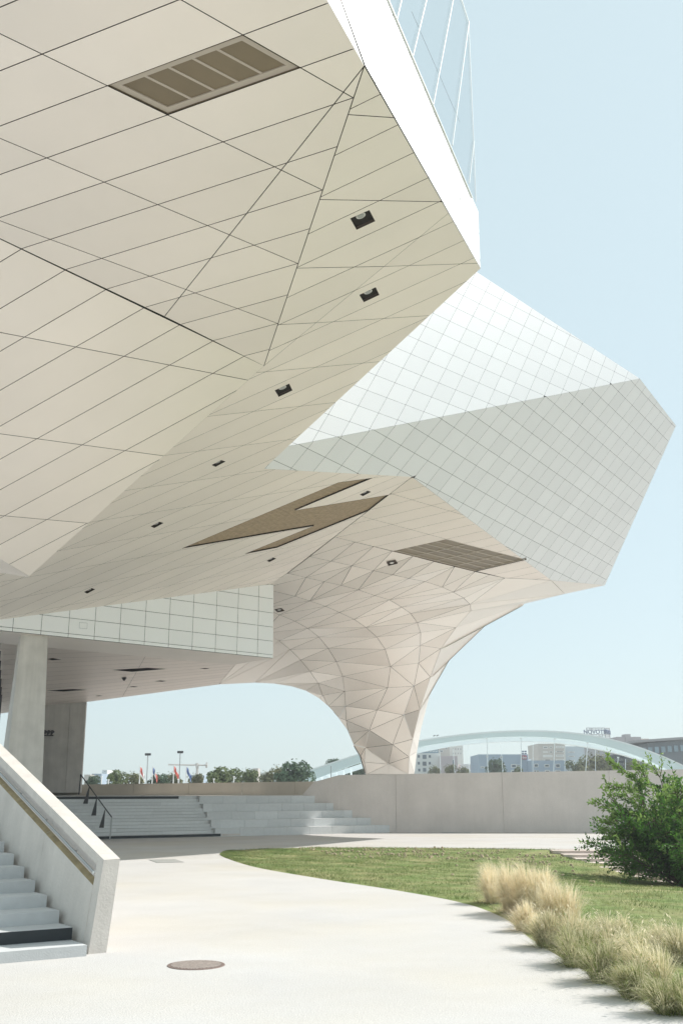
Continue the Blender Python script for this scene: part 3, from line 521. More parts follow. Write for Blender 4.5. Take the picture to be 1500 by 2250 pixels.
# wedge tip: the small bright and dark folds at the lower end
b = MB(); t0 = TIP[0]; t1 = TIP[1]
b.poly([t0 + V((0.0, .02, -.005)), at(0, 1229, t1.y + .05), at(0, 1250, t1.y + 1.2)]); b.build('fold_panel', M_SOF, shell)
b = MB(); b.poly([t0 + V((-.01, .06, -.02)), at(0, 1240, t1.y + 1.0), at(0, 1258, t1.y + 1.6)]); b.build('fold_panel', M_SOF, shell)
wing = MB(); wing.poly([t0 + V((-.02, .1, .02)), at(-200, 1100, 30.5), at(-200, 1225, 33), at(0, 1258, 31.5)]); wing.build('fold_panel', M_SOF, shell)

# ------------------------------------------------------------------ flared column and the strips leading into it
MM = {k: VV(v) for k, v in D['M'].items()}
def zipper(a, b):
    i = j = 0; out = []
    while i < len(a) - 1 or j < len(b) - 1:
        if j == len(b) - 1 or (i < len(a) - 1 and (a[i + 1] - b[j]).length < (b[j + 1] - a[i]).length): out.append((a[i], a[i + 1], b[j])); i += 1
        else: out.append((a[i], b[j + 1], b[j])); j += 1
    return out
tris = []
for a, b in (('G3', 'Me'), ('Me', 'Md'), ('Md', 'Mc'), ('Mc', 'Mb')):
    aa, bb = MM[a], MM[b]
    if (a, b) == ('G3', 'Me'): bb = bb[:10]
    tris += zipper(aa, bb)
tris.append((AA['tR'], MM['Md'][0], MM['Mc'][0]))
mb12 = MM['Mb'][:12]; tris += zipper(mb12, MM['Ma']); tris += zipper(MM['Ma'], MM['Ml'])
tris += zipper([MM['G3'][-1], J_, T_], MM['Me'][9:11] + [Ms[0]])
tris += zipper(MM['Me'][10:], Ms)
core = MB()
axis = V((3.3, 72, 0))
colm = core
Nout = []
for t in tris:
    n = (t[1] - t[0]).cross(t[2] - t[0])
    if n.length < 1e-4: continue
    n.normalize()
    if n.dot(CAM - t[0]) < 0: n = -n
    Nout.append((t, n)); core.poly([p - n * 0.07 for p in orient(list(t), n)])
# rear half of the column and its flare, closing the volume
prof = [(2.0, 1.6), (3.3, 1.65), (4.8, 1.75), (6.4, 1.95)]
for k in range(len(prof) - 1):
    for i in range(14):
        a0 = R(-8 + 196 * i / 14); a1 = R(-8 + 196 * (i + 1) / 14); (zz0, r0), (zz1, r1) = prof[k], prof[k + 1]
        f = lambda a_, r_, z_: V((3.35 + r_ * math.cos(a_), 71.6 + r_ * math.sin(a_) * 0.8, z_))
        core.poly([f(a0, r0, zz0), f(a1, r0, zz0), f(a1, r1, zz1), f(a0, r1, zz1)])
column = core.build('flared_column', M_COLM, museum)
cnt['col'] = 0
CSPOT = [VV(x) for x in D['CSPOT']]
for t, n in Nout:
    d = ((t[0] + t[1] + t[2]) / 3).y; wd = 0.006 + 0.0001 * d
    p = inset(list(t), n, wd); pol = [p]
    for sq in CSPOT:
        sq2 = [x - n * n.dot(x - t[0]) for x in sq]
        if len(p) >= 3 and (sum(sq, V((0, 0, 0))) / 4 - (t[0] + t[1] + t[2]) / 3).length < 4 and abs(n.dot(sq[0] - t[0])) < .8: pol = subtract(pol, sq2, n)
    if pol != [p]: panel(pol, n, 0.045, 'column_panel', M_COLM, column); continue
    if len(p) >= 3 and area(p) > 0.004: panel([p], n, 0.045, 'column_panel', M_COLM, column, M_COLM if any((v_ - e_).length < .01 for v_ in t for e_ in Ms + [T_] + MM['Ml']) else None); cnt['col'] += 1

# far soffit under the white block, in long strips
q = VV(D['S4b']); fs = MB(); fs.poly([q[0], q[1], q[2], q[3]])
farN = (q[1] - q[0]).cross(q[3] - q[0]).normalized(); farN = farN if farN.z < 0 else -farN
fso = MB(); fso.poly([p - farN * 0.07 for p in q]); far_s = fso.build('rear_soffit', M_JNT, museum)
dias = [VV(x) for x in D['DIA']]
bil = lambda s, t: (q[0].lerp(q[1], t)).lerp(q[3].lerp(q[2], t), s)
for j in range(18):
    for i in range(3):
        s0, s1, t0, t1 = i / 3, (i + 1) / 3, j / 18, (j + 1) / 18
        c = inset([bil(s0, t0), bil(s1, t0), bil(s1, t1), bil(s0, t1)], farN, 0.006)
        pol = [c]
        for dq in dias:
            dq = [p - farN * farN.dot(p - c[0]) for p in dq]
            pol = subtract(pol, dq, farN)
        panel(pol, farN, 0.04, 'rear_soffit_panel', M_SOF, far_s)
for sq in CSPOT:
    sn = (sq[1] - sq[0]).cross(sq[3] - sq[0]).normalized(); sn = sn if sn.dot(CAM - sq[0]) > 0 else -sn
    rc = recess([p_ + sn * .01 for p_ in sq], sn, 'light_recess', 0.06, M_RECD, museum); c_ = (sq[0] + sq[1]) / 2 * .6 + (sq[2] + sq[3]) / 2 * .4; m_ = MB(); m_.bar(c_ - sn * .03, c_ + sn * .012, .09, .1, 12); m_.build('lamp_housing', M_LAMP, rc)
for dq in dias: recess([p for p in dq], farN, 'dark_recess', 0.06, M_RECD, museum)
dm = V(D['DOME']); b = MB(); b.bar(dm, dm + V((0, 0, -0.12)), 0.13, 0.16, 12); b.bar(dm + V((0, 0, -0.12)), dm + V((0, 0, -0.28)), 0.15, 0.05, 12); b.build('dome_camera', M_STEEL, museum)

# ------------------------------------------------------------------ white clad block hung under the soffit
bx = empty('entrance_block', V(AA['bR']) + V((0, 0, 0)))
tag(bx, 'white panelled wedge block hung under the soffit above the concrete pillar', 'building block')
BX = PG['BOX']; N = NN['BOX']; dd = V((0.766, 0.643, 0))
tl = AA['tL'] - dd * 2.0 + V((0, 0, -.42)); bl_ = AA['bL'] - dd * 2.0
face = [V((tl.x, tl.y, max(tl.z, bl_.z + .1))), AA['tR'], AA['bR'], bl_]
bk_ = -N * 3.4
b = MB(); f7 = [p - N * 0.07 for p in face]; b.poly(orient(f7, N))
b.poly([face[2] - N * .07, face[3] - N * .07, face[3] + bk_, face[2] + bk_]); b.poly([face[1] - N * .07, face[2] - N * .07, face[2] + bk_, face[1] + bk_])
body = b.build('block_body', M_JNT, bx)
zs = [face[2].z - 0.01] + D['BOXH'] + [12.6]; vs = [V(p) for p in D['BOXV']]
sv = [(p - face[2]).dot(dd) for p in vs]; sv = [sv[0] - 2.06, sv[0] - 1.05] + sv + [0.0]
for i in range(len(sv) - 1):
    for j in range(len(zs) - 1):
        c = [V((face[2].x + dd.x * s_, face[2].y + dd.y * s_, z_)) for s_, z_ in ((sv[i], zs[j]), (sv[i + 1], zs[j]), (sv[i + 1], zs[j + 1]), (sv[i], zs[j + 1]))]
        c = [p + N * N.dot(face[2] - p) for p in c]
        c = inset(c, N, 0.009)
        for p, n in edges_in(face, N):
            c = clip(c, p + n * 0.004, n)
            if len(c) < 3: break
        if len(c) >= 3 and area(c) > 0.01: panel([c], N, 0.05, 'block_panel', M_BOX, body)
b = MB(); p0 = face[2] - N * 0.08; b.poly([p0 + V((0, 0, -.004)), face[3] - N * .08 + V((0, 0, -.004)), face[3] + bk_ + V((0, 0, -.004)), face[2] + bk_ + V((0, 0, -.004))]); b.build('block_underside', M_SOF, bx)
b = MB(); s_ = sv[4] + 0.45; c0 = face[2] + dd * s_ + V((0, 0, 0.42)) + N * .003
for (x0, x1, y0, y1) in ((0, .36, 0, .012), (0, .36, .24, .252), (0, .012, .012, .24), (.348, .36, .012, .24)):
    b.prism([c0 + dd * x0 + V((0, 0, y0)), c0 + dd * x1 + V((0, 0, y0)), c0 + dd * x1 + V((0, 0, y1)), c0 + dd * x0 + V((0, 0, y1))], N * .004)
b.build('access_hatch', M_GALV, body)
# ------------------------------------------------------------------ concrete pillar and pier under the soffit
zb = AA['bR'].z
pil = MB()
tp = [V((-13.15, 40.75, zb - .01)), V((-12.86, 40.08, zb - .01)), V((-11.92, 40.57, zb - .01)), V((-12.2, 41.2, zb - .01))]
bt = [V((-13.6, 40.8, 0)), V((-12.98, 39.9, 0)), V((-11.55, 40.45, 0)), V((-12.1, 41.4, 0))]
for i in range(4):
    j = (i + 1) % 4; pil.poly([bt[i], bt[j], tp[j], tp[i]])
pil.poly(tp); pil.poly(bt[::-1])
o = pil.build('concrete_pillar', M_CON); tag(o, 'tapered grey concrete pillar under the white panelled block', 'pillar')
pier = empty('concrete_pier', at(140, 1740, 62.6)); tag(pier, 'wide board-marked concrete pier at the back beside the far stairs', 'pier')
F0, F1 = at(88, 1742, 62.0), at(178, 1742, 62.4); G0, G1 = at(99, 1536, 62.0), at(190, 1542.5, 62.4)
# board-marked lifts as separate pours with recessed joints
rows = [0, .17, .42, .70, 1.0]
for a, b_ in zip(rows, rows[1:]):
    for c, d in ((0, .62), (.62, 1)):
        L0, L1 = F0.lerp(G0, a), F0.lerp(G0, b_); R0, R1 = F1.lerp(G1, a), F1.lerp(G1, b_)
        qd = [L0.lerp(R0, c), L0.lerp(R0, d), L1.lerp(R1, d), L1.lerp(R1, c)]
        qd = inset(qd, V((0, -1, 0)), 0.012); m_ = MB(); m_.prism(qd, (0, .25, 0)); m_.build('concrete_pour', M_CON, pier)
m_ = MB(); m_.prism([F0 + V((0, .03, 0)), F1 + V((0, .03, 0)), G1 + V((0, .03, 0)), G0 + V((0, .03, 0))], (-.6, 2.4, 0)); m_.build('pier_core', M_CON, pier)
ls = empty('wall_spotlight', at(106, 1612, 61.9)); tag(ls, 'row of black spotlight heads fixed to the concrete pier', 'light')
m_ = MB(); p0 = at(94, 1616, 61.85); p1 = at(118, 1616, 61.85); m_.bar(p0, p1, .035); m_.build('bracket', M_STEEL, ls)
for u in (97, 105, 113):
    m_ = MB(); p = at(u, 1613, 61.8); m_.bar(p, p + V((.12, -.1, .16)), .05, .12, 8); m_.bar(p, p + V((0, .1, -.08)), .04, .04, 6); m_.build('lamp_head', M_STEEL, ls)
# dark lobby wall, added past the left edge to block sky from the pillar
lob = empty('sky_block_lobby', (-18, 52, 0)); tag(lob, 'dark lobby wall added past the left edge to block sky light from the pillar', 'wall')
lw0 = V((-15.2, 43.5, 0)); lw1 = V((-20.5, 61.2, 0)); ld = (lw1 - lw0).normalized(); ln_ = V((ld.y, -ld.x, 0))
for i in range(11):
    a = lw0 + ld * (i * 1.65); zt = 10.1 - .19 * (a.y - 46) if a.y > 46 else 8.15
    m_ = MB(); m_.prism([a + ld * .05, a + ld * 1.6, a + ld * 1.6 + V((0, 0, zt)), a + ld * .05 + V((0, 0, zt))], ln_ * .04); m_.build('pane', M_FDRK, lob)
    m_ = MB(); m_.bar(a + ln_ * .05, a + ln_ * .05 + V((0, 0, zt)), .06, n=4); m_.build('mullion', M_STEEL, lob)

# ------------------------------------------------------------------ upper terrace, far stairs with seat tiers, retaining wall
DS = V((.857, .514, 0)); DN = V((-.514, .857, 0)); B0_ = V((-5.78, 51.58, 0)); YW = 56.6
HT = 1.9
def sp(s, n, z): return B0_ + DS * s + DN * n + V((0, 0, z))
def s_at_wall(n): return (YW + 0.02 - (B0_.y + DN.y * n)) / DS.y
RUN = 0.52; NSE = 5; NST = 13; SB = -0.45
stairs = empty('far_stairs', B0_); tag(stairs, 'wide grey stone stairs with seat tiers beside the retaining wall', 'stairs')
for k in range(NST):
    z0 = HT * k / NST; z1 = HT * (k + 1) / NST; n0 = RUN * NSE * k / NST; n1 = RUN * NSE
    # slabs along the step
    s = -34.0; ss = random.Random(k)
    m_ = MB(); m_.prism([sp(-34, n0 + .005, z1 - .004), sp(SB, n0 + .005, z1 - .004), sp(SB, n1 + .3, z1 - .004), sp(-34, n1 + .3, z1 - .004)], (0, 0, -HT / NST + .008)); st = m_.build('step', M_STEP, stairs)
    s = -16.0 - ss.random() * 2
    while s < SB - .1:
        e = min(SB, s + ss.choice((1.6, 2.2, 2.8, 3.6))); m_ = MB()
        m_.prism([sp(s + .004, n0, z1), sp(e - .004, n0, z1), sp(e - .004, n0 + .24, z1), sp(s + .004, n0 + .24, z1)], (0, 0, -HT / NST + .012)); m_.build('slab', M_GRAN, st); s = e
for k, nm in ((0, 0), (NST - 1, 1)):
    z1 = HT * (k + 1) / NST; n0 = RUN * NSE * k / NST
    e = SB if nm else SB + .3
    m_ = MB(); m_.prism([sp(-34, n0 - .003, z1 - .01), sp(e - 1.0 * nm, n0 - .003, z1 - .01), sp(e - 1.0 * nm, n0 - .003, z1 - .13), sp(-34, n0 - .003, z1 - .13)], -DN * .006); m_.build('contrast_strip', M_BLACK, stairs)
for k in range(NSE):
    z0 = HT * k / NSE; z1 = HT * (k + 1) / NSE; n0 = RUN * k
    s = SB + .005; s1 = s_at_wall(n0); first = True
    core_ = MB(); sb = s_at_wall(n0 + RUN)
    core_.prism([sp(SB, n0 + .02, z1 - .012), sp(s1 - .02, n0 + .02, z1 - .012), sp(s_at_wall(n0 + .9) - .02, n0 + .9, z1 - .012), sp(SB, n0 + .9, z1 - .012)], (0, 0, -.37)); ti = core_.build('seat_tier', M_STEP, stairs)
    s = SB + .005 + .5 * (k % 2)
    if k % 2:
        m_ = MB(); m_.prism([sp(SB + .005, n0, z1), sp(s - .006, n0, z1), sp(s - .006, n0 + RUN - .004, z1), sp(SB + .005, n0 + RUN - .004, z1)], (0, 0, -.38)); m_.build('seat_slab', M_GRAN, ti)
    while s < s1 - .05:
        e = min(s + 1.32, s1)
        if s1 - e < .35: e = s1
        eb = e if e < s1 else s_at_wall(n0 + RUN) 
        m_ = MB(); m_.prism([sp(s, n0, z1), sp(e - .006, n0, z1), sp(min(eb, e + 0) - .006, n0 + RUN - .004, z1), sp(s, n0 + RUN - .004, z1)], (0, 0, -.38)); m_.build('seat_slab', M_GRAN, ti); s = e + .006
# small bright tactile patch at the stair foot
m_ = MB(); m_.prism([sp(-.1, -.002, .03), sp(.9, -.002, .03), sp(.9, -.002, .12), sp(-.1, -.002, .12)], -DN * .006); m_.build('worn_marking', M_CONL, stairs)
ter = MB(); n_ = RUN * NSE
ter.poly([sp(-34, n_ - .02, HT - .006), sp(s_at_wall(n_), n_ - .02, HT - .006), V((-1.4, YW + .3, HT - .006)), V((30, YW + .3, HT - .006)), V((60, 120, HT - .006)), V((-70, 120, HT - .006))])
o = ter.build('upper_terrace', M_PLAZA); tag(o, 'upper terrace paving behind the stairs and wall', None, None, 'structure')
# white paving edge at the top of the tiers
m_ = MB(); m_.prism([sp(-1.0, n_ + .02, HT - .002), sp(s_at_wall(n_) - .3, n_ + .02, HT - .002), sp(s_at_wall(n_) - .3, n_ + 1.6, HT - .002), sp(-1.0, n_ + 1.6, HT - .002)], (0, 0, .02)); m_.build('coping_paver', M_CONL, stairs)

# stair handrail with tapered blades
hr = empty('stair_handrail', sp(-5.4, 0, 0)); tag(hr, 'thin dark steel handrail with blade posts on the far stairs', 'handrail')
h0 = at(178, 1702, 50.6); h1 = at(246, 1796, 48.0)
m_ = MB(); m_.bar(h0, h1, .028); m_.build('rail', M_STEEL, hr)
m_ = MB(); m_.bar(h0, at(174, 1746, 50.6), .03); m_.build('end_post', M_STEEL, hr)
m_ = MB(); m_.bar(h1, V((h1.x - .03, h1.y, 0.0)), .03); m_.build('end_post', M_GALV, hr)
for (ut, vt, ub, vb, y_) in ((197, 1727, 188, 1766, 49.7), (213, 1752, 206, 1792, 49.0), (231, 1779, 223, 1819, 48.3)):
    a = at(ut, vt, y_); c = at(ub, vb, y_); m_ = MB(); x = V((.11, 0, 0))
    m_.prism([c - x, c + x, a + V((.01, 0, 0)), a - V((.01, 0, 0))], (0, .05, 0)); m_.build('blade_post', M_STEEL, hr)

# retaining wall of poured bays
rw = empty('retaining_wall', (4, YW, 0)); tag(rw, 'long plain concrete retaining wall right of the stairs below the column', 'wall')
wl = at(665, 1745, YW); wm = at(690, 1718, YW); wn = at(745, 1703, YW); we = at(1400, 1692, YW)
ztop = lambda x: wn.z + (we.z - wn.z) * (x - wn.x) / (we.x - wn.x)
m_ = MB(); m_.prism([V((wl.x, YW, 0)), V((wn.x, YW, 0)), wn, wm, wl], (0, .45, 0)); m_.build('wall_bay', M_CONW, rw)
xs = [wn.x, 2.95, 8.75, 14.6, 20.4, 26, 32]
for a, c in zip(xs, xs[1:]):
    m_ = MB(); m_.prism([V((a + .006, YW, 0)), V((c - .006, YW, 0)), V((c - .006, YW, ztop(c))), V((a + .006, YW, ztop(a)))], (0, .45, 0)); m_.build('wall_bay', M_CONW, rw)
m_ = MB(); m_.box(V((6.1, YW - .55, .012)), (.75, .12, .01)); o = m_.build('floor_grating', M_GALV); tag(o, 'narrow grey drain grating at the foot of the retaining wall', 'grating')
bp = empty('terrace_parapet', (-8, 66, HT)); tag(bp, 'low beige parapet wall at the back of the upper terrace', 'wall')
pa = at(170, 1724, 63.2); pc = at(760, 1716, 67.2)
d_ = (pc - pa); nseg = 5
for i in range(-3, nseg):
    a = pa + d_ * (i / nseg); c = pa + d_ * ((i + 1) / nseg); d1_ = d_.normalized() * .006
    m_ = MB(); m_.prism([V((a.x, a.y, HT - .02)) + d1_, V((c.x, c.y, HT - .02)) - d1_, c - d1_, a + d1_], (-.03, .3, 0)); m_.build('parapet_bay', mat('concrete_beige', (0.56, 0.50, 0.42), 0.85, noise=0.06, nscale=0.8, bump=0.2, bscale=22, streak=0.05, spec=0.2), bp)

# ------------------------------------------------------------------ near stairs with leaning parapet and recessed handrail
UD = V((-.572, .82, 0)); RD = V((.84, .542, 0)); SL = 0.295
nst = empty('near_stairs', (-3.5, 14.8, 0)); tag(nst, 'grey stone steps with a dark second riser at the lower left', 'stairs')
O_ = V((-3.44, 14.64, 0)); pitch = 0.57
for k in range(14):
    z1 = .14 + .168 * k; p = O_ + UD * (pitch * k); back = O_ + UD * (pitch * 14)
    th_ = z1 if k == 0 else .168
    q4 = [p - RD * 3.4, p, p + UD * (pitch + .3), p + UD * (pitch + .3) - RD * 3.4]
    m_ = MB(); m_.prism([x + V((0, 0, z1)) for x in q4], (0, 0, -th_)); st = m_.build('step', M_STEP, nst)
    if k == 1:
        m_ = MB(); m_.prism([p - RD * 3.4 + V((0, 0, z1 - .004)) , p - RD * .004 + V((0, 0, z1 - .004)), p - RD * .004 + V((0, 0, z1 - .162)), p - RD * 3.4 + V((0, 0, z1 - .162))], V((RD.y, -RD.x, 0)) * .004); m_.build('contrast_strip', M_BLACK, st)
    # debris along the back of the tread by the wall
par = empty('stair_parapet', (-3.4, 14.85, 0)); tag(par, 'sloping pale concrete parapet with recessed handrail beside the near steps', 'parapet')
OX = V((.82, .572, 0))      # across the parapet, towards the outside
P0 = V((-3.455, 14.80, 0))
def pp(s, wv, h): return P0 + UD * s + OX * wv + V((0, 0, h + SL * s))
prof_ = [(-.07, -.6), (0.096, .80), (.186, .84), (.215, 1.07), (.128, 1.085), (.145, 1.215), (.385, 1.225), (.26, 0), (.19, -.6)]
def sweep(prof, s0, s1, m, name, parent, mats=None, skew=0):
    b = MB(); n = len(prof)
    A_ = [pp(s0 + skew * w_, w_, h) for w_, h in prof]; B_ = [pp(s1, w_, h) for w_, h in prof]
    for i in range(n):
        j = (i + 1) % n
        if mats: b.cur = mats[i]
        b.poly([A_[i], A_[j], B_[j], B_[i]])
    b.cur = 0; b.poly(A_[::-1]); b.poly(B_)
    return b.build(name, m, parent)
def endz(prof): return [(w_, max(h, -10)) for w_, h in prof]
for s0_, s1_ in ((.226, 2.35), (2.357, 4.9), (4.907, 9.5)): sweep(prof_, s0_, s1_, [M_CONL, M_OCHRE, M_CONW], 'parapet_wall', par, mats=[0, 1, 2, 2, 0, 0, 0, 0, 0])
# solid end block, its foot square on the paving
eb = MB(); h_ = [(0.0, 0), (.145, 1.215), (.385, 1.225), (.26, 0)]
A_ = [V((P0 + OX * w_).to_tuple()) + V((0, 0, h)) for w_, h in h_]; B_ = [pp(.222, w_, h) if h > 0 else P0 + UD * .222 + OX * w_ for w_, h in h_]
for i in range(4): j = (i + 1) % 4; eb.poly([A_[i], A_[j], B_[j], B_[i]])
eb.poly(A_[::-1]); eb.poly(B_); eb.build('end_block', M_CONL, par)
m_ = MB(); m_.bar(pp(.30, .13, .945), pp(9.5, .13, .945), .021, n=8); hrn = m_.build('handrail', M_GALV, par)
m_ = MB(); m_.bar(pp(.26, .13, .937), pp(.30, .13, .945), .03, .03, 8); m_.build('rail_end', M_FW, par)
for s_ in (1.2, 2.6, 4.0, 5.4):
    m_ = MB(); m_.bar(pp(s_, .13, .945), pp(s_, .20, .925), .010, n=6); m_.build('rail_bracket', M_GALV, par)

# ------------------------------------------------------------------ things set in the paving
mh = onz(431, 2121, 0.0); mo = empty('manhole_cover', mh); tag(mo, 'round rusty cast iron manhole cover in the foreground paving', 'manhole cover')
m_ = MB(); m_.bar(mh + V((0, 0, .001)), mh + V((0, 0, .007)), .37, .365, 40); m_.build('rim', M_IRON, mo)
m_ = MB()
for i in range(-9, 10):
    for j in range(-9, 10):
        x, y = i * .034 + (.017 if j % 2 else 0), j * .034
        if x * x + y * y < .315 ** 2: m_.box(mh + V((x, y, .0095)), (.012, .012, .003), .6)
k_ = m_.build('raised_studs', mat('stud_worn', (.44, .37, .33), .6, noise=.3, nscale=40), mo); k_['kind'] = 'stuff'
pl = onz(365, 1892, 0.0); m_ = MB(); m_.box(pl + V((0, 0, .006)), (.42, .75, .005), .35); o = m_.build('access_plate', mat('plate_grey', (.33, .33, .31), .8, noise=.1, nscale=5)); tag(o, 'flat grey rectangular access plate in the paving left of the lawn', 'access plate')

# steps going down into the hollow
bs = empty('bank_steps', (14, 39, -.6)); tag(bs, 'short flight of pinkish steps going down into the lawn hollow', 'stairs')
M_BST = mat('bank_step', (.64, .55, .50), .85, noise=.08, nscale=3, bump=.2, bscale=30)
for k in range(8):
    z1 = -.10 * k - .002; y1 = 40.28 - .72 * k; x = 7.9 + .27 * k
    m_ = MB(); m_.box(V((x + 8, y1 - .36 + .05, z1 - .12)), (8, .40, .11)); st = m_.build('step', M_BST, bs)
    s = x
    while s < x + 9:
        m_ = MB(); m_.box(V((s + .6, y1 - .36 + .005, z1 - .05)), (.594, .365, .05)); m_.build('tread_slab', M_BST, st); s += 1.2
# ------------------------------------------------------------------ vegetation
def leaf(b, p, d, nrm, l, wd):
    d = d.normalized(); s = d.cross(nrm)
    if s.length < 1e-3: s = d.orthogonal()
    s.normalize(); b.poly([p, p + d * l * .45 + s * wd, p + d * l, p + d * l * .45 - s * wd])
def rv(rg): return V((rg.uniform(-1, 1), rg.uniform(-1, 1), rg.uniform(-1, 1)))
def shrub(base, height, seed):
    rg = random.Random(seed); root = empty('leafy_shrub', base)
    stems = MB(); dark = MB(); yng_lit = MB()
    def twig(p, d, ln, tgt, lf, droop=0.35, wl=.045):
        pts = [p]; n = max(4, int(ln / .13))
        for i in range(n):
            d = (d + rv(rg) * .16 + V((0, 0, -droop * .06 * i / n))).normalized(); pts.append(pts[-1] + d * (ln / n))
        stems.tube(pts, [.012 * (1 - i / len(pts)) + .003 for i in range(len(pts))], 3)
        for i, q in enumerate(pts[1:]):
            for k in range(lf):
                dd_ = (d + rv(rg) * 1.1); leaf(tgt, q + rv(rg) * .06, dd_, rv(rg) + V((0, 0, .8)), rg.uniform(.08, .15), rg.uniform(.022, .038))
        return pts
    for i in range(80):
        az = rg.uniform(0, 6.283); tilt = abs(rg.gauss(.60, .36)); ln = height * rg.uniform(.5, .95) * (1 - .25 * min(tilt, 1))
        d = V((math.cos(az) * math.sin(tilt), math.sin(az) * math.sin(tilt), math.cos(tilt)))
        p = base + V((math.cos(az), math.sin(az), 0)) * rg.uniform(0, .35); pts = [p]
        n = 9
        for k in range(n):
            d = (d + rv(rg) * .14 + V((math.cos(az) * .05, math.sin(az) * .05, .015))).normalized(); pts.append(pts[-1] + d * ln / n)
        stems.tube(pts, [.035 * (1 - k / 12) for k in range(n + 1)], 4)
        for k in range(3 if tilt < .5 else 4, n + 1):
            for t_ in range(4):
                dd_ = (d + rv(rg) * 1.2 + V((math.cos(az) * .5, math.sin(az) * .5, .1))).normalized()
                high = pts[k].z - base.z > height * .52
                twig(pts[k], dd_, rg.uniform(.35, .85), yng_lit if (high and rg.random() < .6) or rg.random() < .08 else dark, 5)  # sunny top put into the colour: mostly pale leaves high up
    # long sprigs reaching out of the outline
    for (az, el, ln, z0) in ((3.1, .05, 1.7, 2.2), (3.0, -.05, 1.5, 1.5), (2.9, .5, 1.4, 2.7), (3.3, .9, .8, 2.8), (2.6, .9, .8, 2.9), (3.2, .25, 1.9, 1.8), (1.2, 1.0, .7, 3.0), (0.2, .9, .8, 2.9), (3.4, 1.1, .7, 3.0), (3.0, .75, 1.5, 2.9)):
        d = V((math.cos(az) * math.cos(el), math.sin(az) * math.cos(el) * .5, math.sin(el)))
        p = base + V((math.cos(az) * 1.1, 0, z0)); pts = twig(p, d, ln, yng_lit, 5, .9)
        for q in pts[2::1]: twig(q, (d + rv(rg) * .9).normalized(), rg.uniform(.2, .45), yng_lit, 5, .6)
    stems.build('stem', M_BARK, root); dark.build('foliage', M_LEAF, root); yng_lit.build('young_lit_foliage', M_LEAF2, root)
    return root
sb_ = shrub(V((10.75, 32.6, -.78)), 4.05, 3); tag(sb_, 'large loose leafy green shrub in front of the wall at the right', 'shrub')

def tuft(p, h, n, spread, seed, mats, lean=None):
    rg = random.Random(seed); b = MB(); lean = lean or V((0, 0, 0))
    sub = [(V((rg.gauss(0, spread * .22), rg.gauss(0, spread * .22), 0)), rg.uniform(.65, 1.12)) for _ in range(5)]
    for i in range(n):
        c, hs = rg.choice(sub)
        a = rg.uniform(0, 6.283); r = rg.random() ** .8; o = p + c + V((math.cos(a), math.sin(a), 0)) * r * spread * .16
        arch_ = rg.uniform(.25, 1.0) * r
        out = V((math.cos(a), math.sin(a), 0)) * spread * arch_ + lean * rg.random() + V((rg.gauss(0, .05), rg.gauss(0, .05), 0)) + c * .5
        hh = h * hs * rg.uniform(.45, 1.08) * (1 - .35 * arch_); wd = rg.uniform(.0014, .0032)
        s = V((-math.sin(a + rg.uniform(-1, 1)), math.cos(a), 0)).normalized()
        droop = arch_ * arch_ * .5
        p1 = o + out * .22 + V((0, 0, hh * .5)); p2 = o + out * .6 + V((0, 0, hh * .86)); p3 = o + out * 1.2 + V((0, 0, hh * (1.0 - droop)))
        k = rg.random(); b.cur = 0 if k < .6 else (1 if k < .85 else 2)
        b.poly([o - s * wd, o + s * wd, p1 + s * wd, p1 - s * wd]); b.poly([p1 - s * wd, p1 + s * wd, p2 + s * wd * .8, p2 - s * wd * .8]); b.poly([p2 - s * wd * .8, p2 + s * wd * .8, p3])
        if rg.random() < .05 and mats is not STR:      # seed heads
            b.cur = 1; q = p3; e = (p3 - p2).normalized(); b.poly([q, q + e * .03 + s * .008, q + e * .07, q + e * .03 - s * .008])
    # dry thatch at the foot
    for i in range(n // 6):
        a = rg.uniform(0, 6.283); o = p + V((math.cos(a), math.sin(a), 0)) * spread * rg.random() * .5; b.cur = 2
        q = o + V((math.cos(a + rg.uniform(-1, 1)), math.sin(a + rg.uniform(-1, 1)), 0)) * spread * rg.uniform(.3, .7) + V((0, 0, rg.uniform(.02, .16))); s = V((math.sin(a), -math.cos(a), 0)) * .003
        b.poly([o - s, o + s, q])
    return b.mesh('grass_tuft', mats, loc=p)
STR = [M_STRAW, M_STRG, M_STRAW]; MIX = [M_STRG, M_STRAW, M_DKG]; GRN = [M_STRG, M_DKG, M_DKG]
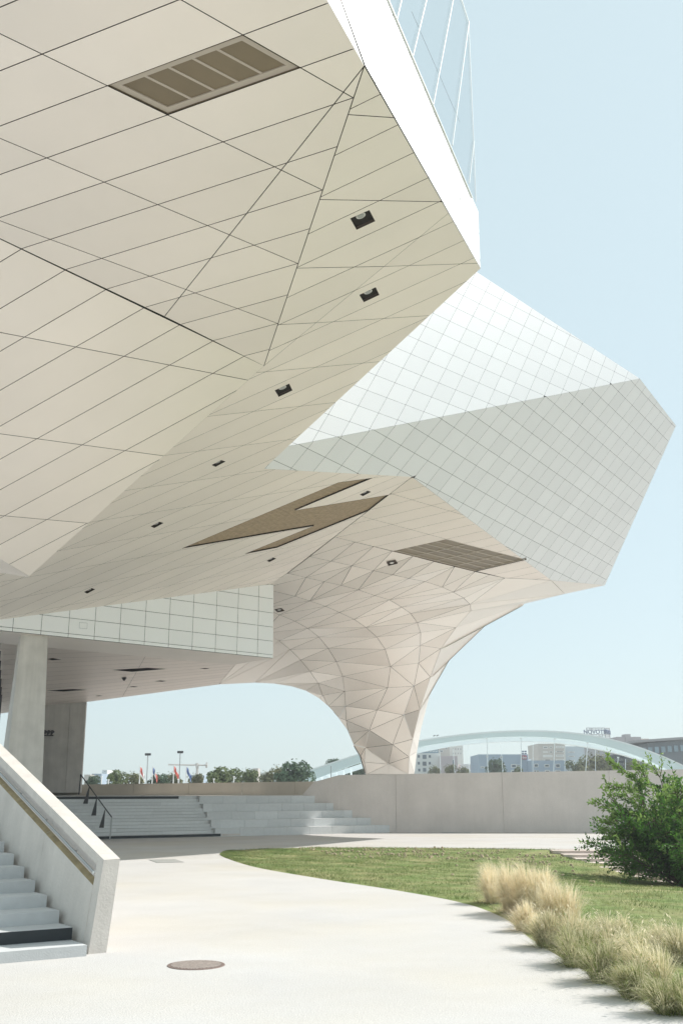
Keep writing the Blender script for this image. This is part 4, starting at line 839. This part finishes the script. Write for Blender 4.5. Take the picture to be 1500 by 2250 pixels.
tufts = [  # u, v of the foot, height, blades, spread, palette, label
 (1082, 1984, .82, 1300, .48, STR, 'pale straw grass tuft farthest along the path edge'),
 (1122, 2006, .85, 1100, .46, STR, 'straw grass tuft between the farthest one and the tallest one'),
 (1178, 2012, 1.12, 2300, .62, STR, 'tallest bright straw grass tuft at the lawn edge'),
 (1150, 2046, .50, 700, .42, STR, 'sprawling straw tuft leaning over the paving in front of the tallest one'),
 (1225, 2036, .78, 1000, .50, STR, 'straw and green tuft just right of the tallest one'),
 (1200, 2082, .56, 800, .44, MIX, 'mid height tuft with a dark foot on the path edge below the tallest one'),
 (1262, 2082, .60, 800, .46, MIX, 'feathery tuft on the lawn side in the middle of the row'),
 (1262, 2124, .50, 800, .42, GRN, 'dark green footed tuft on the path edge in the middle of the row'),
 (1325, 2108, .58, 800, .46, MIX, 'feathery pale tuft behind the flowering one'),
 (1330, 2160, .46, 800, .40, GRN, 'green tuft with yellow flowers on the path edge'),
 (1390, 2135, .55, 800, .46, MIX, 'feathery tuft behind the dark corner ones'),
 (1400, 2196, .44, 800, .38, GRN, 'low dark tuft with seed heads second from the corner'),
 (1455, 2165, .54, 800, .46, MIX, 'pale feathery tuft nearest the right border on the lawn side'),
 (1470, 2228, .44, 900, .36, GRN, 'dark tuft at the lower right corner of the path edge'),
 (1500, 2120, .52, 700, .46, MIX, 'tuft cut by the right border on the lawn side'),
 (1440, 2090, .40, 600, .46, MIX, 'low pale tuft set back on the lawn behind the row'),
 (1350, 2062, .40, 600, .46, MIX, 'low pale tuft set back on the lawn right of the tallest one'),
]
for k, (u, v, h, n, sp_, pal, lab) in enumerate(tufts):
    p = onz(u, v, -.01); me = tuft(p, h, int(n * 2.3), sp_, 100 + k, pal, V((-.12, -.05, 0)))
    o = link('grass_tuft', me, None, p); tag(o, lab, 'grass tuft', 'ornamental grass tufts along the path edge')
fl = onz(1345, 2150, 0)
for k, (u, v) in enumerate(((1350, 2126), (1366, 2147), (1372, 2128))):
    f = empty('wild_flower', fl + V((.04 * k, 0, 0))); tag(f, ('upper small yellow flower' if k == 0 else 'lower small yellow flower' if k == 1 else 'small white flower') + ' among the path edge tufts', 'flower', 'wild flowers in the tufts')
    c = at(u, v, fl.y - .28); m_ = MB(); m_.bar(fl + V((.04 * k, 0, 0)), c, .003, n=4); m_.build('stalk', M_DKG, f)
    m_ = MB()
    for i in range(8):
        a = i * .785; leaf(m_, c, V((math.cos(a), -.3, math.sin(a))), V((0, -1, 0)), .022, .008)
    m_.build('petals', M_YEL if k < 2 else M_FW, f)

# grass blades on the lawn
rg = random.Random(5); gv = []; gf = []
def add_blade(x, y, z, h):
    a = rg.uniform(0, 6.283); wd = rg.uniform(.006, .012); s = (math.cos(a) * wd, math.sin(a) * wd); l = (rg.gauss(0, .03), rg.gauss(0, .03)); b = len(gv)
    gv.extend([(x - s[0], y - s[1], z - .02), (x + s[0], y + s[1], z - .02), (x + l[0], y + l[1], z + h)]); gf.append((b, b + 1, b + 2))
while len(gf) < 95000:
    i = rg.random() ** .8 * 56; t = rg.uniform(.004, .99); k = int(i); f = i - k
    a = LOW[k].lerp(LOW[k + 1], f); c = UPP[k].lerp(UPP[k + 1], f); p = a.lerp(c, t)
    if p.x > 17 or p.y < 10: continue
    bare = math.sin(p.x * 1.7 + 2 * math.sin(p.y * .9)) * math.sin(p.y * 1.9 + p.x * .6)
    if bare > .55 and rg.random() < .75: continue
    if p.x > 8.15 + (40.3 - p.y) * .37 and p.y > 34: continue
    add_blade(p.x, p.y, lawn_z(p.x, p.y, t) + .012, rg.uniform(.02, .06))
me = bpy.data.meshes.new('lawn_grass'); me.from_pydata(gv, [], gf); me.materials.append(M_BLADE)
o = link('lawn_grass', me); tag(o, 'short grass blades covering the lawn', 'grass', None, 'stuff')
# bare soil clods near the top of the lawn
rg = random.Random(8); cl = MB()
for k in range(380):
    x = rg.uniform(-2.5, 8); y = rg.uniform(35.5, 41.0) if rg.random() < .8 else rg.uniform(26, 41)
    if x < -2 + (41 - y) * .4: continue
    r = rg.uniform(.02, .06); c = V((x, y, lawn_z(x, y, .8) + .02)); cl.bar(c, c + V((rg.uniform(-.02, .02), rg.uniform(-.02, .02), r)), r * 1.2, r * .5, 5)
o = cl.build('soil_clods', M_SAND); tag(o, 'scattered bare soil clods on the upper lawn', 'soil', None, 'stuff')

# far trees
def crown_mesh(seed, m_):
    rg = random.Random(seed); b = MB()
    lobes = [(V((0, 0, 0)), 1.0)] + [(V((rg.uniform(-.75, .75), rg.uniform(-.6, .6), rg.uniform(-.45, .5))), rg.uniform(.38, .62)) for _ in range(9)]
    for i in range(2300):
        c, r = rg.choice(lobes); d = rv(rg)
        if d.length < .1: continue
        d.normalize(); rr = r * (1 - .45 * rg.random() ** 2.2)
        p = c * .62 + d * rr * .62
        if math.sin(p.x * 9 + seed) * math.sin(p.z * 8 + p.y * 7) > .72: continue
        n = (d + rv(rg) * .8).normalized(); s = n.orthogonal().normalized(); t = n.cross(s); z = rg.uniform(.03, .062)
        b.poly([p + s * z, p + t * z, p - s * z, p - t * z])
    return b.mesh('crown', m_)
CR = [crown_mesh(11 + k, M_FAR[k % 3]) for k in range(6)]
tm = MB(); tm.bar(V((0, 0, -1)), V((0, 0, .1)), .05, .03, 7); tm.bar(V((0, 0, -.3)), V((.2, .05, .25)), .025, .012, 5); tm.bar(V((0, 0, -.35)), V((-.22, 0, .2)), .025, .012, 5); TRK = tm.mesh('trunk', M_BARK)
def far_tree(u0, u1, vt, vb, y, var, lab, grp='trees beyond the parapet'):
    c = at((u0 + u1) / 2, (vt + vb) / 2, y); sx = (at(u1, vt, y).x - at(u0, vt, y).x) / 2 / .74; sz = (at(u0, vt, y).z - at(u0, vb, y).z) / 2 / .66
    root = empty('far_tree', (c.x, c.y, c.z - sz)); tag(root, lab, 'tree', grp)
    k = link('crown', CR[var % 6], root, (0, 0, sz)); k.scale = (sx, max(sx, sz), sz); k.rotation_euler = (0, 0, var * 1.3)
    k.rotation_euler = (0, 0, (var * 2 % 4) * math.pi / 2 * 0 + (math.pi if var % 2 else 0))
    t_ = link('trunk', TRK, root, (0, 0, sz * .6)); t_.scale = (sx, sx, sz * 1.3)
    return root
for a in [
 (232, 282, 1687, 1735, 118, 0, 'rounded olive tree left of the first flag'),
 (268, 316, 1692, 1738, 122, 1, 'paler tree touching the pink flag from the left'),
 (190, 222, 1700, 1735, 126, 2, 'small pale tree beside the handrail top'),
 (326, 372, 1696, 1738, 124, 2, 'dark tree between the first and second flag'),
 (352, 400, 1693, 1738, 128, 1, 'tree behind the red flag'),
 (404, 448, 1696, 1738, 132, 4, 'low tree behind the blue flag and the little blue house'),
 (446, 532, 1679, 1742, 116, 0, 'broad rounded tree in the middle right of the flags'),
 (502, 572, 1684, 1742, 124, 3, 'broad pale green tree right of the middle one'),
 (560, 600, 1690, 1740, 140, 4, 'small hazy tree left of the white shed'),
 (584, 632, 1676, 1740, 130, 1, 'olive tree left of the bridge foot'),
 (606, 692, 1664, 1742, 118, 2, 'tallest dark tree left of the bridge arch'),
 (710, 752, 1664, 1706, 178, 5, 'tree tops showing above the left bridge arch'),
 (740, 812, 1672, 1725, 176, 5, 'dark tree under the left bridge arch'),
 (938, 968, 1678, 1712, 205, 1, 'small light tree in front of the white flats left'),
 (968, 1000, 1676, 1712, 204, 4, 'small light tree in front of the white flats centre'),
 (1000, 1032, 1680, 1712, 203, 1, 'small light tree right of the white flats'),
 (1066, 1112, 1662, 1712, 200, 2, 'dark conical tree in front of the blue grey block'),
 (1128, 1150, 1681, 1712, 200, 0, 'small dark tree at the right end of the blue grey block'),
 (1240, 1292, 1668, 1715, 196, 3, 'left part of the broad olive tree behind the wall'),
 (1262, 1350, 1648, 1718, 190, 1, 'broad olive brown tree behind the wall under the arch'),
 (1366, 1400, 1664, 1715, 190, 4, 'tree behind the wall beside the shrub')]:
    far_tree(*a)
# ------------------------------------------------------------------ bridge
br = empty('arch_bridge', at(1100, 1735, 150)); tag(br, 'pale blue steel arch bridge behind the column', 'bridge')
def arch(pts, y0, y1, th0, th1, name, m, wid=1.2, off=0.0):
    b = MB(); n = 64; cps = [V((p[0], p[1], 0)) for p in pts]; sm = []
    for i in range(len(cps) - 1):
        p0 = cps[max(i - 1, 0)]; p1 = cps[i]; p2 = cps[i + 1]; p3 = cps[min(i + 2, len(cps) - 1)]
        for k in range(8):
            t = k / 8; sm.append(.5 * ((2 * p1) + (p2 - p0) * t + (2 * p0 - 5 * p1 + 4 * p2 - p3) * t * t + (3 * p1 - p0 - 3 * p2 + p3) * t ** 3))
    sm.append(cps[-1]); secs = []
    for i, c in enumerate(sm):
        f = i / (len(sm) - 1); y = y0 + (y1 - y0) * f; th = th0 + (th1 - th0) * abs(math.sin(f * math.pi))
        t = at(c.x, c.y, y); l = at(c.x, c.y + th, y)
        secs.append([t, t + V((0, wid, 0)), l + V((0, wid, 0)), l])
    for a, c in zip(secs, secs[1:]):
        for i in range(4): j = (i + 1) % 4; b.poly([a[i], a[j], c[j], c[i]])
    b.poly(secs[0]); b.poly(secs[-1][::-1])
    return b.build(name, m, br), secs
front = [(590, 1728), (640, 1708), (700, 1688), (780, 1662), (850, 1643), (912, 1631), (1000, 1618), (1080, 1610.5), (1150, 1608), (1220, 1609.5), (1300, 1618), (1380, 1637), (1450, 1662), (1520, 1694), (1580, 1725)]
a1, sec1 = arch(front, 150, 150, 30, 10, 'arch_rib', M_ARCH, 2.2)
rear = [(620, 1735), (690, 1712), (800, 1676), (912, 1645), (1000, 1628), (1080, 1620), (1150, 1618), (1220, 1621), (1300, 1632), (1380, 1650), (1450, 1675), (1530, 1710)]
a2, sec2 = arch(rear, 162, 162, 12, 11, 'arch_rib', M_ARCHL, 2.0)
c1 = MB()
for s in sec1:
    pass
top_ = MB()
for a, c in zip(sec1, sec1[1:]): top_.prism([a[0] + V((0, -.05, 0)), c[0] + V((0, -.05, 0)), c[0] + V((0, 2.3, 0)), a[0] + V((0, 2.3, 0))], (0, 0, .22))
top_.build('arch_top_plate', M_ARCHL, br)
for (ut, vt, ub) in ((1069, 1622, 1072), (1144, 1622, 1144), (1218, 1623, 1214.5), (1290, 1632, 1284), (1357, 1664, 1352)):
    m_ = MB(); m_.bar(at(ut, vt, 149.8), at(ub, 1722, 149.8), .06, n=6); m_.bar(at(ut, vt - 1, 149.8), at(ut, vt + 2, 149.8), .22, .12, 6); m_.build('hanger', M_ARCHL, br)
for (ut, vt, ub) in ((966, 1650, 968), (995, 1645, 1000), (1028, 1638, 1032), (1099, 1632, 1106), (1170, 1632, 1170), (1240, 1640, 1240), (1307, 1648, 1307), (1373, 1668, 1373)):
    m_ = MB(); m_.bar(at(ut, vt, 163), at(ub, 1722, 163), .035, n=6); m_.build('hanger', M_ARCHL, br)
m_ = MB(); d0 = at(560, 1726, 156); d1 = at(1600, 1722, 156); m_.prism([d0 + V((0, -7, -1)), d1 + V((0, -7, -1)), d1 + V((0, 7, -1)), d0 + V((0, 7, -1))], (0, 0, .8)); m_.build('deck', M_ARCHL, br)
for k in range(6):   # struts under the left springing
    a = at(690 + k * 16, 1712 - k * 4.6, 156); m_ = MB(); m_.bar(a, at(694 + k * 16, 1726, 156), .14, n=6); m_.build('strut', M_ARCHL, br)
m_ = MB(); m_.bar(at(727, 1683, 140), at(727, 1725, 140), .06, n=6); o = m_.build('thin_mast', M_GALV); tag(o, 'thin grey mast in front of the left arch foot', 'mast')
for k, (u, v) in enumerate(((953, 1616.5), (960, 1616))):
    p = at(u, v, 150.6); m_ = MB(); m_.bar(p + V((-.16, 0, -.06)), p + V((.12, 0, .04)), .03, .075, 6); m_.bar(p + V((.12, 0, .04)), p + V((.22, 0, .09)), .05, .02, 6); m_.bar(p + V((0, 0, -.25)), p, .012, .012, 4); o = m_.build('bird', M_STEEL); tag(o, ('left' if k == 0 else 'right') + ' one of two birds perched on the arch beside the column', 'bird', 'birds on the arch')

# ------------------------------------------------------------------ buildings behind
def block(name, label, u0, u1, vt, y, depth, m, wins=(), wm=M_WIN, base=1735, side=0.0, roof=None):
    a = at(u0, vt, y); c = at(u1, vt, y); zb_ = -1.6
    root = empty(name, ((a.x + c.x) / 2, y, zb_)); tag(root, label, 'building')
    b = MB(); b.prism([V((a.x, y, zb_)), V((c.x, y, zb_)), V((c.x + side, y + depth, zb_)), V((a.x + side, y + depth, zb_))], (0, 0, a.z - zb_)); b.build('wall', m, root)
    if roof:
        b = MB(); b.prism([V((a.x - .3, y - .3, a.z)), V((c.x + .3, y - .3, a.z)), V((c.x + .3 + side, y + depth + .3, a.z)), V((a.x - .3 + side, y + depth + .3, a.z))], (0, 0, .4)); b.build('roof_edge', roof, root)
    for (wu0, wu1, wv0, wv1) in wins:
        p = at(wu0, wv0, y - .06); q = at(wu1, wv1, y - .06); fr = (q.x - p.x) * .1 + .05
        f = MB(); f.prism([V((p.x, y - .05, q.z)), V((q.x, y - .05, q.z)), V((q.x, y - .05, p.z)), V((p.x, y - .05, p.z))], (0, .04, 0)); fo = f.build('window', M_FWHT, root)
        g_ = MB(); g_.prism([V((p.x + fr, y - .12, q.z + fr)), V((q.x - fr, y - .12, q.z + fr)), V((q.x - fr, y - .12, p.z - fr)), V((p.x + fr, y - .12, p.z - fr))], (0, .06, 0)); g_.build('pane', wm, fo)
    return root
def grid(u0, u1, v0, v1, nu, nv, fu=.55, fv=.5):
    r = []
    for i in range(nu):
        for j in range(nv):
            du = (u1 - u0) / nu; dv = (v1 - v0) / nv; r.append((u0 + du * (i + .5 - fu / 2), u0 + du * (i + .5 + fu / 2), v0 + dv * (j + .5 - fv / 2), v0 + dv * (j + .5 + fv / 2)))
    return r
block('apartment_building', 'white flats with square windows right beside the column foot', 896, 966, 1655, 260, 14, M_FWHT, [(916, 923, 1658, 1666), (940, 947, 1658, 1666), (916, 923, 1673, 1681), (940, 947, 1673, 1681), (917, 924, 1688, 1696), (926, 938, 1657, 1669), (926, 938, 1672, 1684), (927, 937, 1686, 1697)])
gl_ = block('glazed_penthouse', 'blue glazed storey on top of the white flats', 900, 962, 1637, 263, 10, M_GLB, grid(905, 961, 1640, 1653, 9, 1, .75, .8), M_GLB)
block('apartment_tower', 'pale tower with rows of windows behind the white flats', 962, 986, 1632, 275, 14, M_FBEI, [(964, 973, 1637, 1643), (964, 973, 1648, 1653), (978, 982, 1641, 1646)], side=0)
block('apartment_tower', 'sunlit white tower with slit windows right of the white flats', 986, 1016, 1630, 280, 16, M_FWHT, grid(992, 1014, 1632, 1660, 4, 3, .4, .5))
block('stair_house', 'low pinkish stair house between tower and small trees', 966, 1004, 1661, 258, 8, mat('render_pink', (.55, .47, .47), .85), [(993, 998, 1669, 1680)])
block('low_building', 'low white building left of the blue grey block', 1010, 1052, 1679, 262, 12, M_FWHT, [(1033, 1042, 1684, 1689), (1043, 1052, 1684, 1689)])
block('hotel_building', 'blue grey block with a red sign on its right end', 1051, 1159, 1657.5, 240, 16, M_FBLU, [(1055, 1064, 1684, 1688), (1067, 1072, 1660, 1664), (1098, 1104, 1661, 1666), (1097, 1109, 1679, 1688), (1122, 1134, 1679, 1687), (1134, 1142, 1680, 1684), (1122, 1134, 1692, 1699)], side=0)
block('white_end_block', 'narrow sunlit white end wall right of the red sign', 1157, 1166, 1668, 246, 12, M_FWHT)
sg = empty('rooftop_sign', at(1151, 1668, 239.5)); tag(sg, 'small dark red sign panel on the blue grey block', 'sign')
m_ = MB(); a = at(1146, 1660, 239.4); c = at(1156.5, 1668.5, 239.4); m_.prism([V((a.x, a.y, c.z)), V((c.x, a.y, c.z)), V((c.x, a.y, a.z)), V((a.x, a.y, a.z))], (0, .3, 0)); m_.build('sign_panel', M_SIGNR, sg)
m_ = MB()
for (u0, u1, v0, v1) in ((1146, 1150, 1649.5, 1652.5), (1151.5, 1156, 1649.5, 1652.5), (1146, 1150, 1654, 1657), (1151.5, 1156, 1654, 1657)):
    a = at(u0, v0, 239.4); c = at(u1, v1, 239.4); m_.prism([V((a.x, a.y, c.z)), V((c.x, a.y, c.z)), V((c.x, a.y, a.z)), V((a.x, a.y, a.z))], (0, .3, 0))
m_.build('sign_squares', M_SIGN, sg)
def text(s, loc, size, m, name, parent, rz=0, ext=.05):
    cu = bpy.data.curves.new('text', 'FONT'); cu.body = s; cu.size = size; cu.extrude = ext; cu.align_x = 'CENTER'; cu.align_y = 'CENTER'; cu.offset = size * .02
    t = bpy.data.objects.new('text', cu); me = bpy.data.meshes.new_from_object(t); me.materials.append(m)
    bpy.data.objects.remove(t); bpy.data.curves.remove(cu)
    o = link(name, me, parent, None); M_ = Matrix.Translation(loc) @ Matrix.Rotation(rz, 4, 'Z') @ Matrix.Rotation(R(90), 4, 'X'); o.matrix_parent_inverse = Matrix.Translation(-abs_loc(parent)) if parent else Matrix(); o.matrix_basis = M_
    return o
text('ibis', at(1151.2, 1664.5, 239.3), .75, M_FW, 'letters', sg)
block('office_block', 'blue grey office block with two window rows under the arch', 1166, 1242, 1671, 235, 16, M_FBLU, [(1172, 1182, 1678, 1686), (1195, 1206, 1679, 1686), (1219, 1230, 1678, 1687), (1172, 1177, 1692, 1697), (1178, 1183, 1692, 1697), (1196, 1207, 1692, 1697), (1219, 1231, 1692, 1697)])
block('apartment_slab', 'beige slab of flats with balcony rows behind the arch', 1181, 1240, 1634, 290, 16, M_FBEI, [(1192, 1203, 1640, 1645), (1206, 1213, 1640, 1644), (1220, 1238, 1639, 1644), (1192, 1203, 1651, 1654), (1206, 1213, 1650, 1655), (1220, 1238, 1650, 1653), (1192, 1213, 1659, 1664), (1220, 1238, 1658, 1663), (1195, 1210, 1669, 1671), (1220, 1239, 1668, 1672)], mat('balcony_shade', (.22, .21, .21), .7))  # balcony rows drawn as panes, their shade put into the dark colour
block('apartment_slab', 'pale blue flank of flats right of the beige slab', 1240, 1282, 1640, 291, 14, mat('render_pale_blue', (.50, .57, .62), .85), grid(1247, 1262, 1648, 1676, 1, 3, .9, .3))
gb_ = block('glass_office', 'dark glass office front behind the olive tree', 1338, 1378, 1659, 230, 14, M_FDRK, grid(1346, 1376, 1664, 1694, 7, 3, .7, .45), M_GLB)
block('hotel_tower', 'grey tower carrying the tall letter sign', 1292, 1342, 1622, 330, 18, M_FGRY)
block('hotel_tower', 'grey mauve tower top with chimneys right of the letter sign', 1354, 1407, 1619, 335, 18, mat('render_mauve', (.40, .36, .37), .85))
ch = block('roof_plant', 'small chimneys on the grey mauve tower top', 1373, 1384, 1613, 334.5, 5, mat('render_mauve2', (.38, .35, .36), .85))
block('apartment_tower', 'pinkish sunlit tower end right of the grey mauve one', 1407, 1424, 1623, 345, 16, mat('render_salmon', (.70, .56, .48), .85))
rf = empty('station_roof', at(1450, 1640, 210)); tag(rf, 'long dark flat roofed building at the right behind the shrub', 'building')
a = at(1392, 1632, 210); c = at(1540, 1622, 210); m_ = MB(); m_.prism([a, c, c + V((0, 24, 0)), a + V((0, 24, 0))], (0, 0, .5)); m_.build('roof', M_FGRY, rf)
m_ = MB(); m_.prism([V((a.x + 3, 211, -1.6)), V((c.x, 211, -1.6)), V((c.x, 211, c.z)), V((a.x + 3, 211, a.z))], (0, 20, 0)); m_.build('wall', M_FDRK, rf)
for k in range(10):
    p = a.lerp(c, (k + .6) / 10.5) + V((0, .8, -1.2)); m_ = MB(); m_.box(p + V((0, 0, -.5)), (.42, .05, .6)); m_.build('window', M_GLB, rf)
# tall letter sign on its lattice
ns = empty('letter_sign', at(1313, 1622, 328)); tag(ns, 'steel frame with tall dark letters on the grey tower roof', 'sign')
fr = MB(); cor = [at(1289, 1622, 328), at(1329, 1622, 328), at(1339, 1622, 334), at(1299, 1622, 334)]
h_ = at(1289, 1599, 328).z - cor[0].z
for p in cor: fr.bar(p, p + V((0, 0, h_)), .13, n=4)
for f_ in (.05, .22, .36, .98, .80):
    for i in range(4): fr.bar(cor[i] + V((0, 0, h_ * f_)), cor[(i + 1) % 4] + V((0, 0, h_ * f_)), .09, n=4)
for k in range(1, 6):
    p = cor[0].lerp(cor[1], k / 6); fr.bar(p, p + V((0, 0, h_ * .36)), .07, n=4); fr.bar(p + V((0, 0, h_ * .8)), p + V((0, 0, h_)), .07, n=4)
    p = cor[1].lerp(cor[2], k / 6); fr.bar(p, p + V((0, 0, h_ * .98)), .05, n=4)
fr.build('lattice', M_FGRY, ns)
text('NOVOTEL', (cor[0] + cor[1]) / 2 + V((0, -.3, h_ * .58)), 1.75, M_SIGN, 'letters', ns, 0, .1)
text('NOVOTEL', (cor[1] + cor[2]) / 2 + V((.2, 0, h_ * .58)), 1.75, M_SIGN, 'letters', ns, math.atan2(cor[2].y - cor[1].y, cor[2].x - cor[1].x), .1)
# left side background
block('warehouse', 'small grey blue hall behind the handrail top', 202, 224, 1700, 240, 12, M_FBLU, [(205, 217, 1704, 1709)])
block('white_house', 'tall white house right of the grey blue hall', 225, 236, 1692, 246, 10, M_FWHT, [(228, 234, 1693, 1696)])
block('white_house', 'sunlit house at the left edge beside the pier', 186, 199, 1702, 236, 10, M_FBEI)
block('small_house', 'little blue grey house with two dark windows behind the blue flag', 421, 446, 1703, 225, 9, M_FBLU, [(425, 428.5, 1706, 1711), (434.5, 439, 1706, 1711)])
block('white_shed', 'white shed between the trees left of the bridge foot', 574, 591, 1698, 220, 9, M_FWHT, [(576, 579, 1706, 1712), (582, 585, 1706, 1712)])
block('far_block', 'hazy pale block above the trees left of the bridge foot', 556, 567, 1688, 330, 9, M_FBEI)
# flags, lamp masts, crane
def flag(u, vt, col, lab, strips=None, y=112):
    root = empty('flag_pole', at(u, 1735, y)); tag(root, lab, 'flag', 'flags behind the terrace parapet')
    m_ = MB(); t = at(u + 1.5, vt, y); m_.bar(V((t.x, t.y, 0)), t, .075, .05, 6); m_.build('pole', M_FW, root)
    n = len(col); hh = [.0, 2.2]
    m_ = MB(); k = 9
    for i in range(k):
        f0, f1 = i / k, (i + 1) / k
        # hanging cloth: leading edge on the pole, free edge drooping
        def P(f, s): return t + V((.06 + f * .5 + .04 * math.sin(f * 7 + s * 3), .12 * math.sin(f * 9 + s * 4), -.1 - s * .5 - f * .95 - .2 * f * s))
        m_.cur = min(n - 1, int(f0 * n)); m_.poly([P(f0, 0), P(f1, 0), P(f1, 1), P(f0, 1)])
    m_.build('cloth', col, root)
flag(307, 1683, [M_RED, mat('flag_pink', (.62, .28, .28), .8), M_FW], 'limp red and white flag farthest left')
flag(334.5, 1684, [M_BLUE, M_FW, M_RED], 'blue white and red flag second from the left')
flag(381, 1681, [M_RED], 'red flag beside the taller lamp mast')
flag(408.5, 1683, [M_BLUE], 'dark blue flag farthest right')
for (u, v, lab) in ((325.5, 1657, 'shorter lamp mast between the left flags'), (396.5, 1652, 'taller lamp mast beside the red flag')):
    root = empty('lamp_mast', at(u, 1735, 120)); tag(root, lab, 'lamp mast', 'lamp masts behind the terrace')
    t = at(u, v, 120); m_ = MB(); m_.bar(V((t.x, t.y, 0)), t, .07, .05, 6); m_.build('mast', M_GALV, root)
    m_ = MB(); m_.box(t, (.34, .12, .1)); m_.box(t + V((-.2, -.05, -.05)), (.12, .14, .12)); m_.box(t + V((.2, -.05, -.05)), (.12, .14, .12)); m_.build('lamp_head', M_STEEL, root)
for k, (u, v, lab) in enumerate(((224, 1708, 'thin white post beside the warehouse'), (239, 1715, 'short white post left of the flags'), (392, 1714, 'short white post between the flags'), (514, 1708, 'thin white post in front of the broad trees'), (470, 1713, 'short white post right of the blue house'))):
    t = at(u, v, 108); m_ = MB(); m_.bar(V((t.x, t.y, 0)), t, .06, .05, 6); m_.bar(t, t + V((0, 0, .12)), .1, .1, 6); o = m_.build('white_post', M_FW); tag(o, lab, 'post', 'white posts behind the terrace parapet')
cr_ = empty('tower_crane', at(434, 1735, 400)); tag(cr_, 'distant pale tower crane between flag and trees', 'crane')
m_ = MB(); a = at(433, 1735, 400); c = at(433.5, 1682, 400); m_.bar(a, c, .5, n=4); m_.build('tower', M_FBEI, cr_)
m_ = MB(); m_.bar(at(370, 1680, 400), at(453, 1681.5, 400), .28, n=4); m_.bar(at(452, 1681, 400), at(456, 1681, 400), 1.0, n=4); m_.bar(at(433, 1677, 400), at(434, 1688, 400), .6, n=4); m_.build('jib', M_FBEI, cr_)

HAZE_DENSITY = 0.0008
# ------------------------------------------------------------------ hazy air
if HAZE_DENSITY > 0:
    hz = MB(); hz.prism([(-260, -60, -2.6), (-260, 480, -2.6), (330, 480, -2.6), (330, -60, -2.6)], (0, 0, 40))
    hm = bpy.data.materials.new('hazy_air'); hm.use_nodes = True; t = hm.node_tree
    t.nodes.remove(t.nodes['Principled BSDF']); pv = t.nodes.new('ShaderNodeVolumePrincipled'); pv.inputs['Density'].default_value = HAZE_DENSITY; pv.inputs['Color'].default_value = (.93, .96, 1, 1); pv.inputs['Anisotropy'].default_value = .2
    t.links.new(pv.outputs[0], t.nodes['Material Output'].inputs['Volume'])
    o = hz.build('haze', hm); tag(o, 'thin pale summer haze over the place', None, None, 'stuff')
print('PANELS', cnt)
